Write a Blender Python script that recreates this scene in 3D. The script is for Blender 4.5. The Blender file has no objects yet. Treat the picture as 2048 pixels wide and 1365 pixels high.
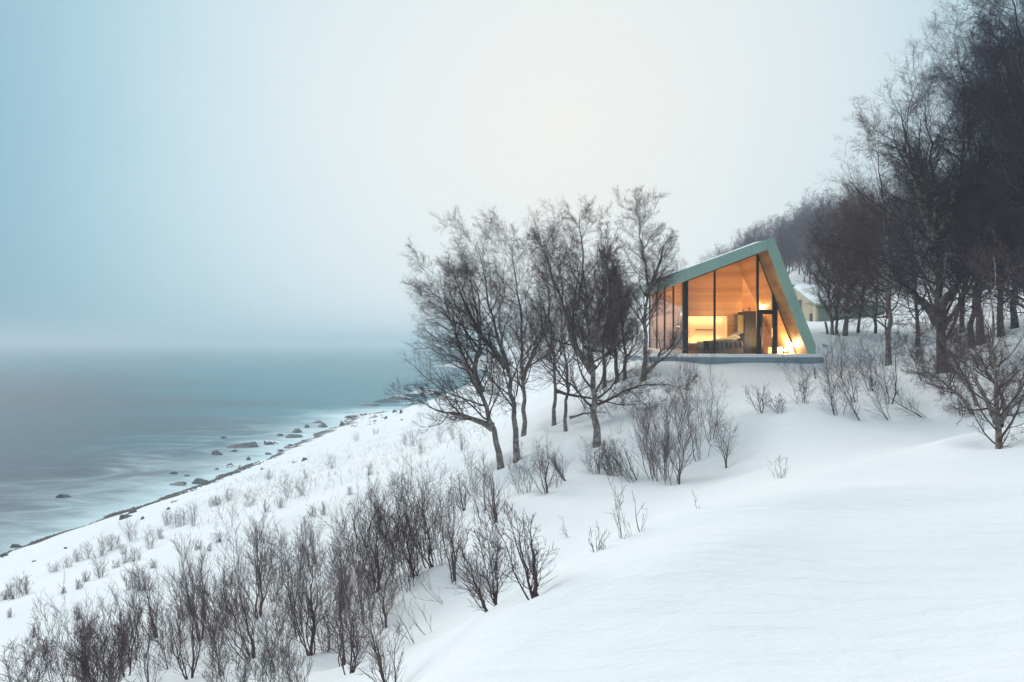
import bpy, bmesh, math, random
import numpy as np
from mathutils import Vector, Matrix

R = math.radians
S = bpy.context.scene
COL = S.collection
ZC = 15.0            # camera height above the sea
F = 1365.0           # focal length in photo pixels
CX, HY = 1024.0, 686.0

# ------------------------------------------------------------------ camera
cd = bpy.data.cameras.new('camera'); cam = bpy.data.objects.new('camera', cd); COL.objects.link(cam)
cam.location = (0, 0, ZC); cam.rotation_euler = (R(90), 0, 0)
cd.sensor_width = 36; cd.lens = 36 * F / 2048; cd.shift_y = (HY - 682.5) / 2048
cd.clip_start = 0.1; cd.clip_end = 9000
S.camera = cam
S.view_settings.view_transform = 'Standard'; S.view_settings.look = 'None'
S.view_settings.exposure = 0.0; S.view_settings.gamma = 1.0

# ------------------------------------------------------------------ world
SUN_EL, SUN_AZ = R(34), R(-58)
w = bpy.data.worlds.new('World'); S.world = w; w.use_nodes = True
nt = w.node_tree; N = nt.nodes; L = nt.links; N.clear()
out = N.new('ShaderNodeOutputWorld')
tc = N.new('ShaderNodeTexCoord')
sky = N.new('ShaderNodeTexSky'); sky.sky_type = 'NISHITA'; sky.sun_disc = False
sky.sun_elevation = SUN_EL; sky.sun_rotation = SUN_AZ; sky.dust_density = 4
bsky = N.new('ShaderNodeBackground'); bsky.inputs[1].default_value = 0.05 * 0.15
L.new(sky.outputs[0], bsky.inputs[0])
D = Vector((110, 1365, 440)).normalized()
nrm = N.new('ShaderNodeVectorMath'); nrm.operation = 'NORMALIZE'; L.new(tc.outputs['Generated'], nrm.inputs[0])
dot = N.new('ShaderNodeVectorMath'); dot.operation = 'DOT_PRODUCT'; L.new(nrm.outputs[0], dot.inputs[0]); dot.inputs[1].default_value = D
ac = N.new('ShaderNodeMath'); ac.operation = 'ARCCOSINE'; L.new(dot.outputs['Value'], ac.inputs[0])
cl = N.new('ShaderNodeTexNoise'); cl.inputs['Scale'].default_value = 1.6; cl.inputs['Detail'].default_value = 3
L.new(nrm.outputs[0], cl.inputs['Vector'])
cm = N.new('ShaderNodeMath'); cm.operation = 'MULTIPLY_ADD'; L.new(cl.outputs['Fac'], cm.inputs[0]); cm.inputs[1].default_value = 0.16; 
L.new(ac.outputs[0], cm.inputs[2])
mr = N.new('ShaderNodeMapRange'); L.new(cm.outputs[0], mr.inputs[0])
mr.inputs['From Min'].default_value = 0.08; mr.inputs['From Max'].default_value = R(48) + 0.08
rp = N.new('ShaderNodeValToRGB'); L.new(mr.outputs[0], rp.inputs[0])
cr = rp.color_ramp; cr.interpolation = 'B_SPLINE'
stops = [(0, (.90, .88, .83)), (.24, (.83, .86, .85)), (.45, (.71, .81, .84)), (.62, (.50, .69, .77)), (.80, (.23, .47, .60)), (1, (.05, .24, .38))]
for i, (p, c) in enumerate(stops):
    e = cr.elements[i] if i < 2 else cr.elements.new(p)
    e.position = p; e.color = (*c, 1)
sep = N.new('ShaderNodeSeparateXYZ'); L.new(nrm.outputs[0], sep.inputs[0])
zr_ = N.new('ShaderNodeMapRange'); zr_.interpolation_type = 'SMOOTHSTEP'; L.new(sep.outputs['Z'], zr_.inputs[0])
zr_.inputs['From Min'].default_value = 0.42; zr_.inputs['From Max'].default_value = 0.85
mx = N.new('ShaderNodeMix'); mx.data_type = 'RGBA'; L.new(zr_.outputs[0], mx.inputs[0]); L.new(rp.outputs[0], mx.inputs[6])
mx.inputs[7].default_value = (1.08, 1.145, 1.16, 1)       # bright overcast overhead
bov = N.new('ShaderNodeBackground'); L.new(mx.outputs[2], bov.inputs[0]); bov.inputs[1].default_value = 1.0
ad = N.new('ShaderNodeAddShader'); L.new(bsky.outputs[0], ad.inputs[0]); L.new(bov.outputs[0], ad.inputs[1])
L.new(ad.outputs[0], out.inputs['Surface'])

sd = bpy.data.lights.new('sun', 'SUN'); sd.energy = 1.5; sd.angle = R(35); sd.color = (1, .97, .92)
sun = bpy.data.objects.new('sun', sd); COL.objects.link(sun)
sdir = Vector((math.sin(SUN_AZ) * math.cos(SUN_EL), math.cos(SUN_AZ) * math.cos(SUN_EL), math.sin(SUN_EL)))
sun.rotation_euler = sdir.to_track_quat('Z', 'Y').to_euler(); sun.location = (0, 0, 60)

c = S.cycles
c.use_denoising = True; c.max_bounces = 7; c.diffuse_bounces = 3; c.glossy_bounces = 3; c.transmission_bounces = 4
c.transparent_max_bounces = 8; c.volume_bounces = 4; c.use_adaptive_sampling = True; c.adaptive_threshold = 0.02
c.sample_clamp_indirect = 6; c.caustics_reflective = False; c.caustics_refractive = False
HAZE = 0.0011

# ------------------------------------------------------------------ helpers
def link(o, parent=None):
    COL.objects.link(o)
    if parent is not None: o.parent = parent
    return o
def tag(o, label=None, cat=None, group=None, kind=None):
    if label: o['label'] = label
    if cat: o['category'] = cat
    if group: o['group'] = group
    if kind: o['kind'] = kind
    return o
def empty(name, loc, label, cat, group=None):
    o = bpy.data.objects.new(name, None); link(o); o.location = loc; o.empty_display_size = .2
    return tag(o, label, cat, group)
def P(px, py, Y):
    """point of the place seen at photo pixel (px,py) standing Y metres ahead"""
    return Vector(((px - CX) / F * Y, Y, ZC - (py - HY) / F * Y))
def fast_mesh(name, V, Q, mat, smooth=False, uv=None):
    """V (n,3); Q (m,k) polygons all of k corners"""
    me = bpy.data.meshes.new(name); V = np.asarray(V, dtype=np.float32); Q = np.asarray(Q, dtype=np.int32)
    k = Q.shape[1]
    me.vertices.add(len(V)); me.vertices.foreach_set('co', V.ravel())
    me.loops.add(Q.size); me.loops.foreach_set('vertex_index', Q.ravel())
    me.polygons.add(len(Q)); me.polygons.foreach_set('loop_start', np.arange(0, Q.size, k, dtype=np.int32))
    me.polygons.foreach_set('loop_total', np.full(len(Q), k, dtype=np.int32))
    if smooth: me.polygons.foreach_set('use_smooth', np.ones(len(Q), dtype=bool))
    if mat: me.materials.append(mat)
    me.update(calc_edges=True); me.validate()
    return me
def mat_new(name):
    m = bpy.data.materials.new(name); m.use_nodes = True
    b = m.node_tree.nodes['Principled BSDF']
    return m, m.node_tree.nodes, m.node_tree.links, b
def simple(name, col, rough=.6, metal=0, emit=None, es=0, spec=.5):
    m, n, l, b = mat_new(name)
    b.inputs['Base Color'].default_value = (*col, 1); b.inputs['Roughness'].default_value = rough
    b.inputs['Metallic'].default_value = metal; b.inputs['Specular IOR Level'].default_value = spec
    if emit: b.inputs['Emission Color'].default_value = (*emit, 1); b.inputs['Emission Strength'].default_value = es
    return m
def noise_node(n, l, scale, detail=4, rough=.55, vec=None, mapscale=None, coord='Object'):
    t = n.new('ShaderNodeTexNoise'); t.inputs['Scale'].default_value = scale; t.inputs['Detail'].default_value = detail
    t.inputs['Roughness'].default_value = rough
    if vec is None:
        vec = n.new('ShaderNodeTexCoord').outputs[coord]
    if mapscale:
        mp = n.new('ShaderNodeMapping'); mp.inputs['Scale'].default_value = mapscale; l.new(vec, mp.inputs[0]); vec = mp.outputs[0]
    l.new(vec, t.inputs['Vector'])
    return t
def ramp(n, l, fac, stops):
    r = n.new('ShaderNodeValToRGB'); l.new(fac, r.inputs[0])
    for i, (p, c) in enumerate(stops):
        e = r.color_ramp.elements[i] if i < 2 else r.color_ramp.elements.new(p)
        e.position = p; e.color = (*c, 1) if len(c) == 3 else c
    return r
def bump(n, l, b, h, strength, dist):
    bp = n.new('ShaderNodeBump'); bp.inputs['Strength'].default_value = strength; bp.inputs['Distance'].default_value = dist
    l.new(h, bp.inputs['Height']); l.new(bp.outputs[0], b.inputs['Normal']); return bp

# value noise in numpy ------------------------------------------------------
def _h(i, j, s):
    n = (i * 374761393 + j * 668265263 + s * 1442695041) & 0xffffffff
    n = ((n ^ (n >> 13)) * 1274126177) & 0xffffffff
    return ((n ^ (n >> 16)) & 0xffff) / 65535.0
def vnoise(x, y, s=0):
    x = np.asarray(x, float); y = np.asarray(y, float)
    i = np.floor(x).astype(np.int64); j = np.floor(y).astype(np.int64); fx = x - i; fy = y - j
    fx = fx ** 3 * (fx * (fx * 6 - 15) + 10); fy = fy ** 3 * (fy * (fy * 6 - 15) + 10)
    a = _h(i, j, s); b = _h(i + 1, j, s); c_ = _h(i, j + 1, s); d = _h(i + 1, j + 1, s)
    return (a * (1 - fx) + b * fx) * (1 - fy) + (c_ * (1 - fx) + d * fx) * fy - .5

# ------------------------------------------------------------------ terrain
CP = []   # control points (x, y, height relative to camera)
def cp(px, py, Y): CP.append(((px - CX) / F * Y, Y, -(py - HY) / F * Y))
for a in [ # bank under the camera
    (1200, 1365, 4.0), (2048, 1365, 3.5), (2048, 1100, 6), (2048, 965, 10.5), (1700, 965, 11.5), (1700, 1100, 6.5), (1450, 1200, 5),
    (1100, 1300, 4.6), (900, 1365, 4.1), (790, 1365, 4.4), (950, 1250, 5.4), (1090, 1150, 6.8), (1280, 1058, 9.0), (1440, 1000, 11.2),
    (1560, 940, 13.5), (1520, 1010, 9.5), (1800, 905, 15),
    # dip behind the bank
    (1000, 1212, 11), (1100, 1130, 11.8), (1150, 1095, 12.6), (1290, 1030, 13.5), (1200, 1050, 14.5), (690, 1330, 10.3), (800, 1290, 10.6), (600, 1365, 9.6), (300, 1365, 10.6), (0, 1365, 12),
    (500, 1310, 12), (860, 1150, 13.2), (700, 1120, 17.5), (950, 1030, 17), (1050, 985, 18.5), (1135, 960, 19), (1310, 965, 18.5),
    (1003, 930, 23), (1195, 885, 23), (1047, 873, 26), (1403, 916, 20.5), (1454, 933, 19.5), (1300, 900, 21.5), (1550, 860, 19.5), (1700, 850, 19.5), (1998, 880, 17.5),
    (1780, 805, 21), (1524, 823, 21.5), (1450, 770, 27), (1300, 790, 27), (1608, 790, 23.5), (1680, 760, 26), (1777, 730, 28),
    (1888, 741, 24.5), (2048, 760, 21), (2048, 860, 16.5), (1943, 688, 31), (2048, 640, 33), (1700, 670, 35), (1645, 692, 32.2), (1655, 642, 42), (1690, 636, 48),
    (1300, 731, 30.6), (1400, 731, 30.6), (1500, 730.5, 30.6), (1600, 731, 30.6), (1645, 731, 30.7), (1290, 732, 30.8), (1240, 758, 31), (1130, 860, 27), (1106, 845, 28.5),
    (1245, 714, 37), (1200, 722, 42), (1265, 712, 41), (1280, 716, 36),
    # middle slope to the left
    (500, 1050, 24), (300, 1130, 23.5), (130, 1190, 21), (20, 1260, 17.5), (580, 990, 33), (680, 930, 42), (800, 890, 48), (400, 1055, 31), (250, 1110, 31), (100, 1150, 30),
    (830, 840, 68), (760, 860, 66), (900, 800, 84), (1050, 760, 72), (950, 870, 42), (900, 960, 27), (850, 1010, 23),
    (1090, 722, 80), (960, 765, 120), (1000, 728, 170), (1200, 700, 130),
    # hill behind
    (1100, 700, 95), (1300, 655, 80), (1450, 600, 75), (1600, 545, 75), (1700, 505, 80), (1850, 570, 55), (1750, 598, 56), (2048, 510, 60), (2048, 575, 42),
    (1600, 600, 58), (1500, 640, 52), (1350, 640, 120), (1500, 590, 120), (1700, 545, 140), (1900, 480, 120), (1200, 690, 200), (1500, 620, 260), (2048, 500, 200), (1000, 735, 260)]: cp(*a)
for x, y, z in [(0, 0, -1.7), (0, -6, -1.7), (4, -5, -1.3), (-4, 0, -3.6), (-9, 0, -5.2), (-5, -6, -3.8), (10, 0, -.8), (9, 12, -1.7), (14, 8, -.6), (-2, 2.5, -2.9), (-1.6, 5.5, -3.6), (-4.5, 6, -4.5),
                (26, 20, .8), (40, 34, 5), (34, 28, 3), (60, 60, 12)]: CP.append((x, y, z))
shore = [(-120, 1170), (0, 1112), (120, 1068), (250, 1022), (400, 967), (480, 935), (560, 900), (640, 866), (674, 852), (692, 834), (745, 826), (800, 817), (880, 800), (940, 788)]
for px, py in shore:
    Y = 15 * F / (py - HY); x = (px - CX) / F * Y
    CP.append((x, Y, -15.1))
    CP.append((x + .035 * Y, Y - .035 * Y, -14.3))
    CP.append((x - 10, Y + 8, -16.6)); CP.append((x - 40, Y + 20, -19.5))
CP = np.array(CP)
OFF = 8.0
def uv_(x, y): return np.stack([x / (y + OFF), np.log(y + OFF)], -1)
def _k(r2): return .5 * r2 * np.log(r2 + 1e-12)
_C = uv_(CP[:, 0], CP[:, 1]); _s = CP[:, 2] / (CP[:, 1] + OFF)
n_ = len(_C); A = np.zeros((n_ + 3, n_ + 3))
d2 = ((_C[:, None] - _C[None]) ** 2).sum(-1); A[:n_, :n_] = _k(d2) + np.eye(n_) * 2e-4
A[:n_, n_] = 1; A[:n_, n_ + 1:] = _C; A[n_, :n_] = 1; A[n_ + 1:, :n_] = _C.T
_W = np.linalg.solve(A, np.concatenate([_s, np.zeros(3)]))
def sstep(a, b, x):
    t = np.clip((x - a) / (b - a), 0, 1); return t * t * (3 - 2 * t)
def H(x, y):
    """height of the snow surface above the sea"""
    x = np.atleast_1d(np.asarray(x, float)); y = np.atleast_1d(np.asarray(y, float))
    yy = np.maximum(y, -7.0)
    q = uv_(x, yy).reshape(-1, 2); o = np.empty(len(q))
    for a in range(0, len(q), 20000):
        b = q[a:a + 20000]; o[a:a + 20000] = _k(((b[:, None] - _C[None]) ** 2).sum(-1)) @ _W[:n_] + _W[n_] + b @ _W[n_ + 1:]
    z = o.reshape(x.shape) * (yy + OFF) + ZC
    far = sstep(12, 60, y)
    # drifts, laid along the wind
    s_ = (x * .86 + y * .5); t_ = (-x * .5 + y * .86)
    n = vnoise(s_ / 5.5, t_ / 2.3, 3) * .30 + vnoise(s_ / 2.4, t_ / .9, 4) * .038 * (1 - far) + vnoise(s_ / .7, t_ / .22, 14) * .007 * (1 - far) + vnoise(x / 11, y / 13, 5) * .5 * far + vnoise(s_ / 3, t_ / 1.4, 7) * .22 * sstep(18, 40, y)
    def drift(cx, cy, a, ln, wd, h):
        p_ = (x - cx) * math.cos(a) + (y - cy) * math.sin(a); q_ = -(x - cx) * math.sin(a) + (y - cy) * math.cos(a) - .12 * p_ ** 2 / ln
        return h * np.exp(-(p_ / ln) ** 2) * np.where(q_ > 0, np.exp(-(q_ / wd) ** 2), np.exp(-(q_ / (wd * .38)) ** 2))
    n = n + drift(3.9, 8.9, .42, 3.0, 1.5, .17) + drift(5.6, 12.0, .25, 3.4, 2.2, .09) + drift(6.5, 9.6, .5, 2.6, 1.2, .12) + drift(1.6, 6.0, .7, 2.2, .8, .05)
    land = sstep(-1.5, .8, z)
    z = z + n * (.35 + .65 * land)
    # cut for the house
    z = z - 14 * sstep(150, 230, y) * sstep(.03, -.06, x / np.maximum(y, 1))
    z = np.where(z > 24, 24 + 7 * np.tanh((z - 24) / 7), z)
    inh = (x > 6.5) & (x < 13.85) & (y > 31.3) & (y < 41.9)
    z = np.where(inh, np.minimum(z, ZC - 1.1), z)
    return z
_YS = np.exp(np.linspace(math.log(2.2), math.log(420), 2600))
def ground(px, py, sea=False):
    """first place where the line of sight through the pixel meets the ground (or the water)"""
    x = (px - CX) / F * _YS; z = ZC - (py - HY) / F * _YS; h = H(x, _YS)
    if sea: h = np.maximum(h, 0)
    hit = np.nonzero(z < h)[0]
    if len(hit) == 0:
        i = len(_YS) - 1
    else: i = hit[0]
    Y = _YS[i]
    if i > 0 and len(hit):
        a = z[i - 1] - h[i - 1]; b = h[i] - z[i]; Y = _YS[i - 1] + (_YS[i] - _YS[i - 1]) * a / (a + b + 1e-9)
    return P(px, py, Y)

def uvgrid(u0, u1, nu, v0, v1, nv, fz):
    u = np.linspace(u0, u1, nu); v = np.linspace(v0, v1, nv); U, Vv = np.meshgrid(u, v)
    y = np.exp(Vv) - OFF; x = U * (y + OFF); z = fz(x, y)
    V = np.stack([x, y, z], -1).reshape(-1, 3)
    i = np.arange(nu * nv).reshape(nv, nu)
    Q = np.stack([i[:-1, :-1], i[:-1, 1:], i[1:, 1:], i[1:, :-1]], -1).reshape(-1, 4)
    return V, Q

# snow material
m_snow, n, l, b = mat_new('snow')
b.inputs['Roughness'].default_value = .75; b.inputs['Specular IOR Level'].default_value = .25
geo = n.new('ShaderNodeNewGeometry')
sx = n.new('ShaderNodeSeparateXYZ'); l.new(geo.outputs['Position'], sx.inputs[0])
nz = noise_node(n, l, .35, 5, .6, geo.outputs['Position'])
ma = n.new('ShaderNodeMath'); ma.operation = 'MULTIPLY_ADD'; l.new(nz.outputs['Fac'], ma.inputs[0]); ma.inputs[1].default_value = 1.25; l.new(sx.outputs['Z'], ma.inputs[2])
sh = n.new('ShaderNodeMapRange'); l.new(ma.outputs[0], sh.inputs[0]); sh.inputs['From Min'].default_value = .84; sh.inputs['From Max'].default_value = 1.08
peb = n.new('ShaderNodeTexVoronoi'); peb.inputs['Scale'].default_value = 4.5; l.new(geo.outputs['Position'], peb.inputs['Vector'])
pr = ramp(n, l, peb.outputs['Color'], [(0, (.045, .04, .04)), (.6, (.10, .085, .08)), (1, (.22, .20, .20))])
nv_ = noise_node(n, l, .25, 3, .5, geo.outputs['Position'])
sc_ = ramp(n, l, nv_.outputs['Fac'], [(.3, (.77, .80, .825)), (.7, (.82, .84, .855))])
mc = n.new('ShaderNodeMix'); mc.data_type = 'RGBA'; l.new(sh.outputs[0], mc.inputs[0]); l.new(pr.outputs[0], mc.inputs[6]); l.new(sc_.outputs[0], mc.inputs[7])
l.new(mc.outputs[2], b.inputs['Base Color'])
g1 = noise_node(n, l, 1.0, 6, .65, geo.outputs['Position'], (1.6, 5.0, 3.0)); g1.inputs['Distortion'].default_value = .6
mp = [x for x in n if x.type == 'MAPPING'][-1]; mp.inputs['Rotation'].default_value = (0, 0, R(-32))
g2 = noise_node(n, l, 45, 3, .6, geo.outputs['Position'])
gm = n.new('ShaderNodeMath'); gm.operation = 'MULTIPLY_ADD'; l.new(g2.outputs['Fac'], gm.inputs[0]); gm.inputs[1].default_value = .12; l.new(g1.outputs['Fac'], gm.inputs[2])
bump(n, l, b, gm.outputs[0], .62, .06)

V, Q = uvgrid(-1.75, 1.75, 760, math.log(1.6), math.log(430), 720, H)
me = fast_mesh('snow_ground', V, Q, m_snow, True)
tag(link(bpy.data.objects.new('snow_ground', me)), kind='structure')
# plain snow for lying snow on roofs etc.
m_snow2, n, l, b = mat_new('lying_snow'); b.inputs['Roughness'].default_value = .8
b.inputs['Base Color'].default_value = (.80, .83, .85, 1)
bump(n, l, b, noise_node(n, l, 6, 4).outputs['Fac'], .3, .03)

# ------------------------------------------------------------------ sea
m_sea, n, l, b = mat_new('sea_water')
geo = n.new('ShaderNodeNewGeometry'); at = n.new('ShaderNodeAttribute'); at.attribute_name = 'wash'
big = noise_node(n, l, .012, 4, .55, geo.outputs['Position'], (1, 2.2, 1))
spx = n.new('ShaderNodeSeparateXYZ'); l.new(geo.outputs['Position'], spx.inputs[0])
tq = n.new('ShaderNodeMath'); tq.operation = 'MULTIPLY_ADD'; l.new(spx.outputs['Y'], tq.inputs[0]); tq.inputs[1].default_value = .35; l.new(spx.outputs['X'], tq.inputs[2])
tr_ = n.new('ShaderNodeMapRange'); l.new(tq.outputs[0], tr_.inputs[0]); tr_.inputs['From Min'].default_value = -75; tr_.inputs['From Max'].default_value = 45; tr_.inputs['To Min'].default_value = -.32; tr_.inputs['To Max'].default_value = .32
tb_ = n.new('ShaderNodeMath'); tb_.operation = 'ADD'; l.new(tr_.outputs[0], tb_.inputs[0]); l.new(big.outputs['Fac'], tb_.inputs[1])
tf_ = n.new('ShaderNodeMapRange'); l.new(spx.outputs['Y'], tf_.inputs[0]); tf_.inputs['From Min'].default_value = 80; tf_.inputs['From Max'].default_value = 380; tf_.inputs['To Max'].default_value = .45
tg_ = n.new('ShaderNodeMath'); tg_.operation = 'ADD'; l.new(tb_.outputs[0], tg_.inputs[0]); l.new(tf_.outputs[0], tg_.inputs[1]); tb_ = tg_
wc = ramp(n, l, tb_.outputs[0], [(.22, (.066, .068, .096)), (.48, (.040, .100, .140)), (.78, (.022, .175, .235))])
st = noise_node(n, l, .13, 7, .62, geo.outputs['Position'], (.6, 1.25, 1)); st.inputs['Distortion'].default_value = 1.6
a1 = n.new('ShaderNodeMath'); a1.operation = 'MULTIPLY_ADD'; l.new(st.outputs['Fac'], a1.inputs[0]); a1.inputs[1].default_value = 1.6; a1.inputs[2].default_value = -.86
a2 = n.new('ShaderNodeMath'); a2.operation = 'ADD'; l.new(at.outputs['Fac'], a2.inputs[0]); l.new(a1.outputs[0], a2.inputs[1])
a3 = n.new('ShaderNodeMapRange'); a3.interpolation_type = 'SMOOTHSTEP'; l.new(a2.outputs[0], a3.inputs[0]); a3.inputs['From Min'].default_value = .05; a3.inputs['From Max'].default_value = 1.35
a4 = n.new('ShaderNodeMath'); a4.operation = 'MULTIPLY'; l.new(a3.outputs[0], a4.inputs[0])
a5 = n.new('ShaderNodeMapRange'); l.new(at.outputs['Fac'], a5.inputs[0]); a5.inputs['From Max'].default_value = .25; l.new(a5.outputs[0], a4.inputs[1])
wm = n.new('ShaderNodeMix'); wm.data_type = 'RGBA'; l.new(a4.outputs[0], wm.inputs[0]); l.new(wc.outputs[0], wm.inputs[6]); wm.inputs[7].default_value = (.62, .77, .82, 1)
# small whitecaps far out
wv = noise_node(n, l, .05, 8, .75, geo.outputs['Position'], (1, 2.4, 1))
wr = n.new('ShaderNodeMapRange'); l.new(wv.outputs['Fac'], wr.inputs[0]); wr.inputs['From Min'].default_value = .66; wr.inputs['From Max'].default_value = .8; wr.inputs['To Max'].default_value = .3
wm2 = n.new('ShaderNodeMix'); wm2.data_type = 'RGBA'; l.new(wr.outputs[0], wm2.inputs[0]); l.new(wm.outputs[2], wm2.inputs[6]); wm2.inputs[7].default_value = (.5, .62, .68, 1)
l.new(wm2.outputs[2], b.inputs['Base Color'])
rr_ = n.new('ShaderNodeMapRange'); l.new(a4.outputs[0], rr_.inputs[0]); rr_.inputs['To Min'].default_value = .38; rr_.inputs['To Max'].default_value = .9; l.new(rr_.outputs[0], b.inputs['Roughness'])
b.inputs['Specular IOR Level'].default_value = .12
wb = noise_node(n, l, .5, 8, .7, geo.outputs['Position'], (.5, 1.6, 1))
bump(n, l, b, wb.outputs['Fac'], .8, .5)
rngs = np.random.default_rng(5)
V, Q = uvgrid(-3.0, 2.2, 520, math.log(26), math.log(3000), 420, lambda x, y: np.zeros_like(x))
dep = -H(V[:, 0], np.minimum(V[:, 1], 330)); dep[V[:, 1] > 330] = 9
wash = np.exp(-np.clip(dep, 0, 9) / 1.7) * 1.4
wash *= 1 - .45 * sstep(60, 20, V[:, 1])
me = fast_mesh('sea', V, Q, m_sea, True)
a_ = me.attributes.new('wash', 'FLOAT', 'POINT'); a_.data.foreach_set('value', wash.astype(np.float32))
tag(link(bpy.data.objects.new('sea', me)), kind='structure')
# sea bed further out so that nothing is open below the water sheet
V = [(-9000, -400, -6.5), (9000, -400, -6.5), (9000, 3100, -6.5), (-9000, 3100, -6.5)]
me = fast_mesh('sea_bed', V, [[0, 1, 2, 3]], simple('bed', (.05, .06, .07), .9)); tag(link(bpy.data.objects.new('sea_bed', me)), kind='structure')

# ------------------------------------------------------------------ rocks
def rock_mat(name, snowy):
    m, n, l, b = mat_new(name)
    t = noise_node(n, l, 2.2, 6, .6); g = noise_node(n, l, 9, 5, .7)
    r = ramp(n, l, t.outputs['Fac'], [(.3, (.06, .062, .072)), (.55, (.11, .11, .12)), (.8, (.19, .18, .175))])
    b.inputs['Roughness'].default_value = .55
    if snowy:
        ge = n.new('ShaderNodeNewGeometry'); s = n.new('ShaderNodeSeparateXYZ'); l.new(ge.outputs['Normal'], s.inputs[0])
        nn = noise_node(n, l, snowy, 4, .6, ge.outputs['Position'])
        q = n.new('ShaderNodeMath'); q.operation = 'MULTIPLY_ADD'; l.new(nn.outputs['Fac'], q.inputs[0]); q.inputs[1].default_value = 1.4; l.new(s.outputs['Z'], q.inputs[2])
        k = n.new('ShaderNodeMapRange'); l.new(q.outputs[0], k.inputs[0]); k.inputs['From Min'].default_value = 1.38; k.inputs['From Max'].default_value = 1.5
        mi = n.new('ShaderNodeMix'); mi.data_type = 'RGBA'; l.new(k.outputs[0], mi.inputs[0]); l.new(r.outputs[0], mi.inputs[6]); mi.inputs[7].default_value = (.85, .87, .89, 1)
        l.new(mi.outputs[2], b.inputs['Base Color'])
    else: l.new(r.outputs[0], b.inputs['Base Color'])
    bump(n, l, b, g.outputs['Fac'], .7, .08)
    return m
m_rock = rock_mat('wet_rock', 0); m_rock_s = rock_mat('snowy_rock', 1.2); m_rock_ss = rock_mat('snowy_skerry', .35)
def rock_mesh(name, sx, sy, sz, seed, mat, sub=4, cuts=9):
    rng = np.random.default_rng(seed)
    bm = bmesh.new(); bmesh.ops.create_icosphere(bm, subdivisions=sub, radius=1)
    V = np.array([v.co[:] for v in bm.verts]); nrm_ = V.copy()
    for _ in range(cuts):                      # facets: flatten beyond random planes
        d = rng.normal(size=3); d[2] = abs(d[2]) * .9; d /= np.linalg.norm(d); off = rng.uniform(.5, .8)
        p = V @ d; V -= np.outer(np.clip(p - off, 0, None), d) * .92
    k = vnoise(V[:, 0] * 2.2 + seed, V[:, 1] * 2.2 + V[:, 2] * 1.7, seed) * .18 + vnoise(V[:, 0] * 6 + seed, V[:, 1] * 6 + V[:, 2] * 5, seed + 1) * .07
    V += nrm_ * k[:, None]
    V *= np.array([sx, sy, sz])
    for v, q in zip(bm.verts, V): v.co = q
    me = bpy.data.meshes.new(name); bm.to_mesh(me); bm.free(); me.materials.append(mat)
    return me
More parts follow.
